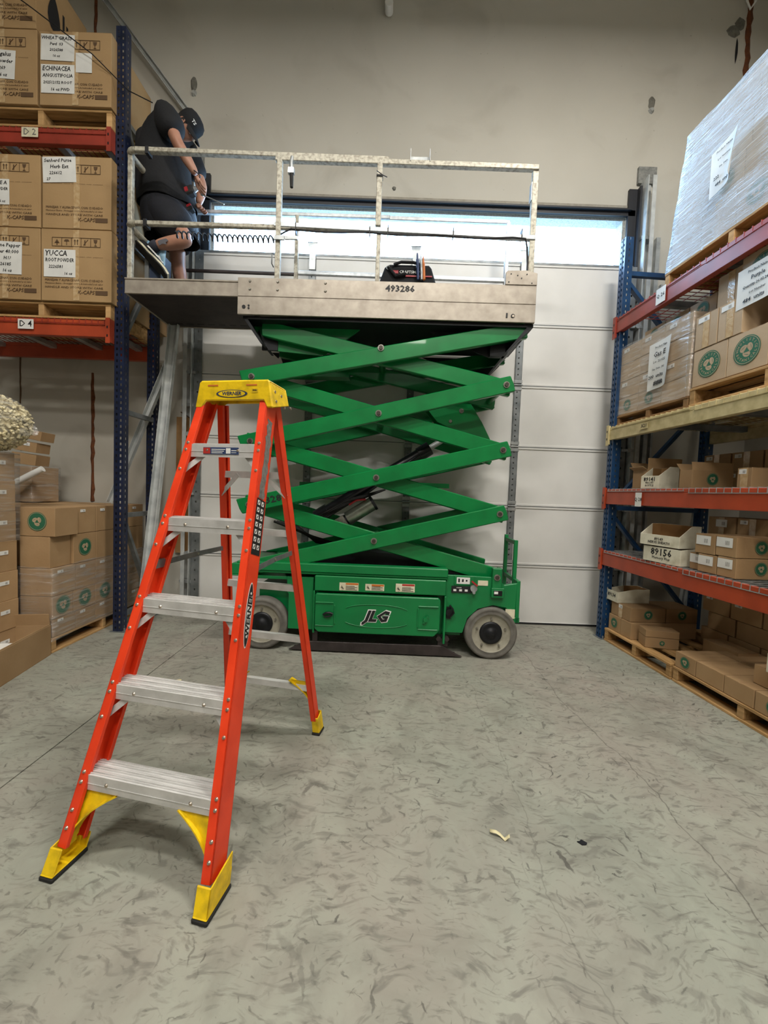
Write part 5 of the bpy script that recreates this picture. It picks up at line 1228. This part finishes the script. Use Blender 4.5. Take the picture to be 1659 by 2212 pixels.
# curved yellow gussets
def gusset(pf, s, z0, z1, reach, yoff, th, m=yplast):
    n = 10; vs = []; b = MB()
    P = []
    for i in range(n + 1):
        t = i / n; z = z0 + (z1 - z0) * t; p = pf(s, z); P.append((p.x - s * .016, p.y + yoff, z, reach * (t ** 2.1)))
    for i in range(n):
        (x, y, z, r), (X, Y, Z, R_2) = P[i], P[i + 1]
        if i < 1: r = .004
        vs = [(x, y, z), (x - s * max(r, .006), y, z), (X - s * R_2, Y, Z), (X, Y, Z)]; vs += [(v[0], v[1] + th, v[2]) for v in vs]
        b.add(vs, [(0, 1, 2, 3), (7, 6, 5, 4), (1, 5, 6, 2), (0, 3, 7, 4)])
        e_ = [(x - s * max(r, .006), y - .012, z), (X - s * R_2, Y - .012, Z), (X - s * R_2, Y + .03, Z), (x - s * max(r, .006), y + .03, z)]; b.add(e_ + [(v[0] + s * .004, v[1], v[2] + .003) for v in e_], [(0, 1, 2, 3), (7, 6, 5, 4), (0, 4, 5, 1), (2, 6, 7, 3)])
    return b.build('foot_gusset', m, lad)
for s in (-1, 1): gusset(fr_pt, s, .07, .238, .14, -.02, .006); gusset(rr_pt, s, .16, .305, .11, -.012, .006)
for s in (-1, 1):
    ro2 = rails['f', s]; k = MB(); p = fr_pt(s, .125) - ro2[4] * .014 + ro2[5] * .0425; k.cyl(p, p + ro2[5] * .005, .0068, .004, n=10); k.build('rail_rivet', rivet, ro2[0])

# ================================================================== PERSON
def skinned(name, verts, edges, radii, m, parent, sub=2, smooth=True, root=0, M=None):
    me = bpy.data.meshes.new(name); me.from_pydata([tuple(v) for v in verts], edges, []); me.materials.append(m)
    o = bpy.data.objects.new(name, me); COL.objects.link(o); o.parent = parent
    md = o.modifiers.new('skin', 'SKIN'); md.use_smooth_shade = True; md.branch_smoothing = .6
    for i, sv in enumerate(me.skin_vertices[0].data):
        r = radii[i]; sv.radius = r if isinstance(r, tuple) else (r, r); sv.use_root = (i == root)
    s_ = o.modifiers.new('sub', 'SUBSURF'); s_.levels = sub; s_.render_levels = sub
    dg = bpy.context.evaluated_depsgraph_get(); me2 = bpy.data.meshes.new_from_object(o.evaluated_get(dg))
    if len(me2.polygons) > 10:
        o.modifiers.clear(); o.data = me2
        if not me2.materials: me2.materials.append(m)
        for p in me2.polygons: p.use_smooth = True
    return o
# joints in lift-local coordinates (x right, y depth, z up); figure faces +x and away a little
PB = Vector((-2.0, .33, 0))
per = empty('person', LF.w(-1.96, .36, 2.863), LA, label='worker in black t-shirt, dark shorts and cap bending over the lift railing with a tool', cat='person')
ORG = Vector((-1.96, .36, 2.863))
def J(x, y, z): return Vector((x, y, z)) - ORG
pel = J(-1.985, .40, 3.68); wai = J(-2.01, .40, 3.90); che = J(-2.03, .40, 4.15); upc = J(-2.0, .40, 4.34); nck = J(-1.92, .40, 4.42); hd0 = J(-1.875, .40, 4.42)
shR = J(-1.93, .22, 4.38); elR = J(-1.79, .17, 4.07); wrR = J(-1.655, .22, 3.86)
shL = J(-1.93, .60, 4.36); elL = J(-1.80, .62, 4.06); wrL = J(-1.75, .46, 3.80)
hpR = J(-1.97, .29, 3.60); knR = J(-1.715, .22, 3.335); anR = J(-1.985, .20, 3.275); ftR = J(-2.05, .2, 3.25)
hpL = J(-1.99, .52, 3.60); knL = J(-1.96, .52, 3.30); anL = J(-1.88, .47, 2.96)
V = [pel, wai, che, upc, nck, hd0, shR, elR, (elR + wrR) / 2, wrR, shL, elL, (elL + wrL) / 2, wrL, hpR, knR, (knR * .6 + anR * .4), anR, hpL, knL, knL * .6 + anL * .4, anL,
     shR * .5 + elR * .5, shL * .5 + elL * .5]
E_ = [(0, 1), (1, 2), (2, 3), (3, 4), (4, 5), (3, 6), (6, 22), (22, 7), (7, 8), (8, 9), (3, 10), (10, 23), (23, 11), (11, 12), (12, 13), (0, 14), (14, 15), (15, 16), (16, 17), (0, 18), (18, 19), (19, 20), (20, 21)]
Rr = [.15, .14, .15, .12, .055, .05, .065, .048, .045, .028, .065, .048, .045, .028, .10, .066, .062, .04, .10, .062, .062, .04, .055, .055]
body = skinned('body', V, E_, Rr, skin, per, 2)
# t-shirt
tv = [J(-1.98, .40, 3.69), J(-2.01, .40, 3.84), J(-2.035, .40, 4.03), J(-2.06, .40, 4.22), J(-2.05, .40, 4.34), J(-1.96, .40, 4.42), shR + Vector((-.02, .02, -.02)), shR * .5 + elR * .5, shR * .2 + elR * .8, shL + Vector((0, .02, .01)), shL * .5 + elL * .5, shL * .18 + elL * .82]
skinned('t_shirt', tv, [(0, 1), (1, 2), (2, 3), (3, 4), (4, 5), (4, 6), (6, 7), (7, 8), (4, 9), (9, 10), (10, 11)],
        [.245, .225, .235, .245, .215, .075, .135, .118, .10, .12, .10, .09], shirt, per, 2, root=0)
# shorts
sv_ = [J(-1.975, .40, 3.82), J(-1.96, .40, 3.68), hpR + Vector((.02, .0, -.03)), hpR * .45 + knR * .55 + Vector((.0, 0, .01)), hpR * .14 + knR * .86 + Vector((.0, 0, .03)), hpL + Vector((0, .01, -.03)), hpL * .6 + knL * .4, hpL * .35 + knL * .65]
skinned('shorts', sv_, [(0, 1), (1, 2), (2, 3), (3, 4), (1, 5), (5, 6), (6, 7)], [.20, .215, .19, .165, .13, .18, .135, .12], shorts_m, per, 2, root=1)
def drape(name, rings, m, n=40, seed=0):   # open fabric tube through (centre, rx, ry) rings, with soft folds
    vs = []; R_n = len(rings)
    for j, (c_, rx, ry) in enumerate(rings):
        k_ = .03 * j / (R_n - 1)
        for i in range(n):
            a = 2 * pi * i / n; f = 1 + k_ * (sin(a * 5 + seed + j * .4) + .6 * sin(a * 9 + seed * 2 - j * .5))
            vs.append((c_.x + rx * f * cos(a), c_.y + ry * f * sin(a), c_.z + .008 * sin(3 * a + seed) * j / R_n))
    b = MB(); b.add(vs, [(j * n + i, j * n + (i + 1) % n, (j + 1) * n + (i + 1) % n, (j + 1) * n + i) for j in range(R_n - 1) for i in range(n)], 0, True)
    o = b.build(name, m, per); md = o.modifiers.new('thick', 'SOLIDIFY'); md.thickness = .004; return o
drape('shirt_hem', [(J(-2.045, .40, 4.24), .205, .19), (J(-2.035, .40, 4.08), .218, .20), (J(-2.02, .40, 3.92), .222, .20), (J(-2.0, .40, 3.80), .232, .208), (J(-1.985, .40, 3.70), .240, .214)], shirt, seed=1)
drape('shorts_leg', [(J(-1.99, .40, 3.74), .218, .19), (J(-1.975, .40, 3.62), .228, .21), (J(-1.95, .38, 3.52), .228, .20), (J(-1.925, .36, 3.415), .225, .175)], shorts_m, seed=3)
# head with face, cap, ear
hc = J(-1.825, .38, 4.375)
hd = empty('x', (0, 0, 0)); COL.objects.unlink(hd); bpy.data.objects.remove(hd)
HM = Matrix.Translation(hc) @ Matrix.Rotation(radians(58), 4, 'Y')      # head pitched down, local x = face direction, z = crown
def head_mesh():
    bm = bmesh.new(); bmesh.ops.create_uvsphere(bm, u_segments=28, v_segments=20, radius=1)
    for v in bm.verts:
        x, y, z = v.co
        jaw = max(0, -z); X = x * (.098 - .01 * jaw) + (.016 * jaw if x > 0 else .004 * jaw); Y = y * (.075 - .018 * jaw); Z = z * .118
        # nose, brow, mouth, chin, eye hollows
        def g(cy, cz, sy, sz): return math.exp(-((y - cy) / sy) ** 2 - ((z - cz) / sz) ** 2) if x > 0 else 0
        X += .026 * g(0, -.18, .16, .16) + .008 * g(0, .15, .5, .08) - .012 * g(.36, 0, .16, .1) - .012 * g(-.36, 0, .16, .1) + .007 * g(0, -.5, .24, .06) - .004 * g(0, -.56, .22, .03) + .007 * g(0, -.6, .22, .06) + .01 * g(0, -.85, .3, .12)
        v.co = (X, Y, Z)
    me = bpy.data.meshes.new('head'); bm.to_mesh(me); bm.free(); me.materials.append(skin)
    for p in me.polygons: p.use_smooth = True
    return me
head = link('head', head_mesh(), per, M=HM)
b = MB()
for s in (-1, 1):
    b.lathe([(.001, -.011), (.009, -.007), (.012, 0), (.009, .007), (.001, .011)], 12, 0, Matrix.Translation((.079, s * .029, .002)))
b.build('eyes', white_pl, head)
b = MB()
for s in (-1, 1):
    b.tube([(.005 + .022 * cos(a), s * .078, -.008 + .032 * sin(a)) for a in [radians(q) for q in range(-80, 281, 30)]], .006, 6); b.lathe([(.001, -.004), (.018, 0), (.001, .004)], 10, 0, Matrix.Translation((.005, s * .076, -.008)) @ Matrix.Rotation(pi / 2, 4, 'X'))
b.build('ears', skin, head)
b = MB(); b.lathe([(.083, -.035), (.092, -.005), (.096, .02), (.09, .03)], 24, 0, Matrix.Translation((-.012, 0, .0)) @ Matrix.Diagonal((1.02, .86, 1, 1))); b.build('hair', hair_m, head)
cp = MB()
cp.lathe([(.102, .018), (.106, .045), (.102, .085), (.082, .118), (.045, .135), (.001, .14)], 28, 0, Matrix.Translation((-.004, 0, 0)) @ Matrix.Diagonal((1, .84, 1, 1)))
vis = []
n = 14
for k_, zz_ in ((0, .0), (1, .006)):
    for i in range(n + 1):
        a = radians(-62 + 124 * i / n); vis.append((.096 * cos(a), .084 * sin(a), .028 + zz_)); vis.append((.098 * cos(a) + .085 * cos(a * 1.15), .078 * sin(a), .022 - .022 * abs(sin(a)) ** 2 + zz_ - .012))
Q = 2 * (n + 1)
cp.add(vis, [(o_ + 2 * i, o_ + 2 * i + 1, o_ + 2 * i + 3, o_ + 2 * i + 2) for o_ in (0, Q) for i in range(n)] + [(2 * i + 1, 2 * i + 3, Q + 2 * i + 3, Q + 2 * i + 1) for i in range(n)], 0, True)
capo = cp.build('cap', shirt, head); 
cp2 = link('cap_badge', text_mesh('TS', .034, white_pl, .02, 0), capo); cp2.matrix_local = Matrix.Translation((.088, -.052, .07)) @ Matrix.Rotation(radians(40 - 90), 4, 'Z') @ Matrix.Rotation(pi / 2, 4, 'X') @ Matrix.Rotation(0, 4, 'Z')
cp2.matrix_local = Matrix.Translation((.070, -.0735, .072)) @ Matrix.Rotation(radians(42), 4, 'Z') @ Matrix.Rotation(pi / 2 - .2, 4, 'X')
# hands
def hand(w0, dirn, palm_n, curl, name, spread=.1, L_=1.0):
    d = Vector(dirn).normalized(); n_ = Vector(palm_n); n_ = (n_ - d * n_.dot(d)).normalized(); s_ = d.cross(n_).normalized()
    verts = [w0, w0 + d * .035, w0 + d * .07]; ed = [(0, 1), (1, 2)]; rad = [(.026, .02), (.038, .018), (.036, .014)]
    h = skinned(name, verts, ed, rad, skin, per, 2)
    fl_ = [.072, .082, .076, .06]
    for i in range(4):
        o0 = w0 + d * .066 + s_ * (-.028 + i * .0185); L = fl_[i] * L_; dd = (d + s_ * (-.15 + i * .1) * spread * 3).normalized(); ps = [o0 - dd * .02, o0]
        cur = 0
        for k in range(3):
            cur += curl * (.5 if k == 0 else 1); v = (dd * cos(cur) + n_ * sin(cur)).normalized(); ps.append(ps[-1] + v * L * (.44, .32, .24)[k])
        skinned('finger', ps, [(j, j + 1) for j in range(4)], [.009, .0092, .0085, .0078, .006], skin, h, 1)
    t0 = w0 + d * .018 - s_ * .03; v = (d * .55 - s_ * .7 + n_ * .45).normalized(); v2 = (d * .9 - s_ * .1 + n_ * .55).normalized()
    skinned('thumb', [t0 + s_ * .012, t0, t0 + v * .034, t0 + v * .034 + v2 * .03], [(0, 1), (1, 2), (2, 3)], [.012, .012, .0105, .008], skin, h, 1)
    return h
hand(wrR + Vector((.004, 0, -.01)), (.30, .05, -.95), (.55, .75, .2), .42, 'hand')
hand(wrL + Vector((0, 0, -.008)), (.3, -.3, -.8), (.8, -.2, .4), .75, 'hand')
MB().tube([wrR + Vector((.012 * 0 + .030 * cos(a), .030 * sin(a), .012 - .018 * cos(a))) for a in [2 * pi * i / 16 for i in range(17)]], .004).build('bracelet', ink, per)
# socks and shoes
def shoe(heel, toe, up, name, label=None):
    d = (toe - heel); L = d.length; d.normalize(); up = (Vector(up) - d * Vector(up).dot(d)).normalized(); s_ = d.cross(up)
    M = Matrix((d, s_, up)).transposed().to_4x4(); M.translation = heel
    prof = [(-.01, .030), (.03, .036), (.09, .034), (.15, .043), (.21, .048), (.25, .042), (.28, .022)]
    b = MB(); k = L / .27; n = len(prof)
    out = [(x * k, w_) for x, w_ in prof] + [(x * k, -w_) for x, w_ in reversed(prof)]
    b.prism(out, .0, .012, 'z', 1).prism([(x * 1.0, y * .98) for x, y in out], .012, .030, 'z', 2)
    hs = [.085, .095, .085, .062, .05, .042, .034]
    vs = []; 
    for (x, w_), h_ in zip(prof, hs):
        x = x * k * .99 + .001; w_ *= .95; vs += [(x, -w_, .03), (x, -w_ * .82, .03 + (h_ - .03) * .65), (x, -w_ * .3, h_), (x, w_ * .3, h_), (x, w_ * .82, .03 + (h_ - .03) * .65), (x, w_, .03)]
    b.add(vs, [(i * 6 + j, (i + 1) * 6 + j, (i + 1) * 6 + j + 1, i * 6 + j + 1) for i in range(n - 1) for j in range(5)] + [tuple(range(5, -1, -1)), tuple(range((n - 1) * 6, n * 6))], 0, True)
    o = b.build(name, [shirt, rubber, cream], per); M.translation = heel; o.matrix_local = M
    MB().box(.12 * k, .18 * k, -.012, .012, .062, .09).box(.06 * k, .16 * k, -.047, -.042, .04, .052).box(.06 * k, .16 * k, .042, .047, .04, .052).build('laces', white_pl, o)
    return o
hR = J(-2.09, .17, 3.26); tR = J(-1.875, .16, 3.015)
# sole faces down-left, toe at the lower right
shoe(hR + Vector((-.03, 0, -.0)), tR, (.52, .62, .58), 'shoe')
skinned('sock', [anR + (knR - anR) * .16, anR, J(-2.03, .21, 3.235)], [(0, 1), (1, 2)], [.05, .048, .046], sock, per, 1)
shoe(J(-1.93, .50, 2.863), J(-1.66, .44, 2.863), (0, 0, 1), 'shoe')
skinned('sock', [anL + Vector((0, 0, .04)), anL + Vector((0, 0, -.02)), J(-1.88, .48, 2.91)], [(0, 1), (1, 2)], [.046, .046, .044], sock, per, 1)
MB().prism([(.0, 0), (.05, .012), (.07, -.004), (.045, -.02), (.06, -.035), (.02, -.03), (-.005, -.045), (-.02, -.01)], 0, .001).build('tattoo', tattoo, per).location = (anR * .74 + knR * .26) + Vector((0, -.0515, .005))

# impact driver held in left hand, rod in the right
dv = empty('power_drill', LF.w(-1.80, .34, 3.80), LA, label='red and black cordless drill in the hands of the worker', cat='drill')
MB().mbox(Matrix.Rotation(-.35, 4, 'Y'), .15, .07, .075, 0).mbox(Matrix.Translation((-.01, 0, -.07)) @ Matrix.Rotation(.2, 4, 'Y'), .045, .042, .10, 0).build('drill_body', rubber, dv, .012)
MB().mbox(Matrix.Translation((.0, -.003, .005)) @ Matrix.Rotation(-.35, 4, 'Y'), .07, .074, .05, 0).build('drill_shell', redp, dv, .01)
MB().mbox(Matrix.Translation((.02, 0, -.15)) @ Matrix.Rotation(-.5, 4, 'Y'), .10, .06, .035, 0).build('battery', rubber, dv, .006)
MB().mbox(Matrix.Translation((.025, -.002, -.122)) @ Matrix.Rotation(-.5, 4, 'Y'), .06, .062, .022, 0).build('battery_clip', redp, dv, .004)
MB().cyl((.065, 0, .03), (.10, 0, .045), .024, .016, n=12).build('chuck', galv, dv)
o = MB().cyl((0, 0, 0), (.19, -.0, -.075), .005, n=8).cyl((-.005, 0, .002), (.015, 0, -.006), .009, n=8).build('metal_rod', galv, loc=LF.w(-1.628, .26, 3.735), rotz=LA)
tag(o, 'thin bright metal rod held in the right hand of the worker', 'rod')

# ================================================================== FLOOR DEBRIS
b = MB(); pts = [(0, 0, .012), (.02, -.012, .018), (.035, -.014, .01), (.05, -.03, .004), (.062, -.028, .014), (.066, -.034, .022)]
vs = []
for i, p in enumerate(pts): vs += [(p[0], p[1] - .006, p[2]), (p[0] + .002, p[1] + .007, p[2] + .003)]
b.add(vs, [(2 * i, 2 * i + 1, 2 * i + 3, 2 * i + 2) for i in range(len(pts) - 1)], 0, True)
o = b.build('paper_strip', tan_strip, loc=(.455, 1.50, 0)); o.location.z = -.003; sm_ = o.modifiers.new('thick', 'SOLIDIFY'); sm_.thickness = .0012; tag(o, 'curled cream paper strip lying on the open floor', 'litter')
def scrap(x, y, r, m, label, z=.003):
    n = 9; P = [(r * random.uniform(.6, 1.2) * cos(2 * pi * i / n), r * random.uniform(.4, .9) * sin(2 * pi * i / n)) for i in range(n)]
    tag(MB().prism(P, 0, z, 'z').build('floor_scrap', m, loc=(x, y, .0004)), label, 'litter', 'scraps on the floor')
scrap(.80, 1.47, .017, darkmetal, 'dark flat scrap on the floor to the right of the cream strip')
scrap(-1.33, 2.62, .03, foam, 'pale wood chip on the floor near the left rack post')
scrap(-1.20, 2.45, .016, paper, 'small white scrap on the floor behind the ladder')
scrap(-1.02, .90, .02, darkmetal, 'dark scrap on the floor near the lower left corner')
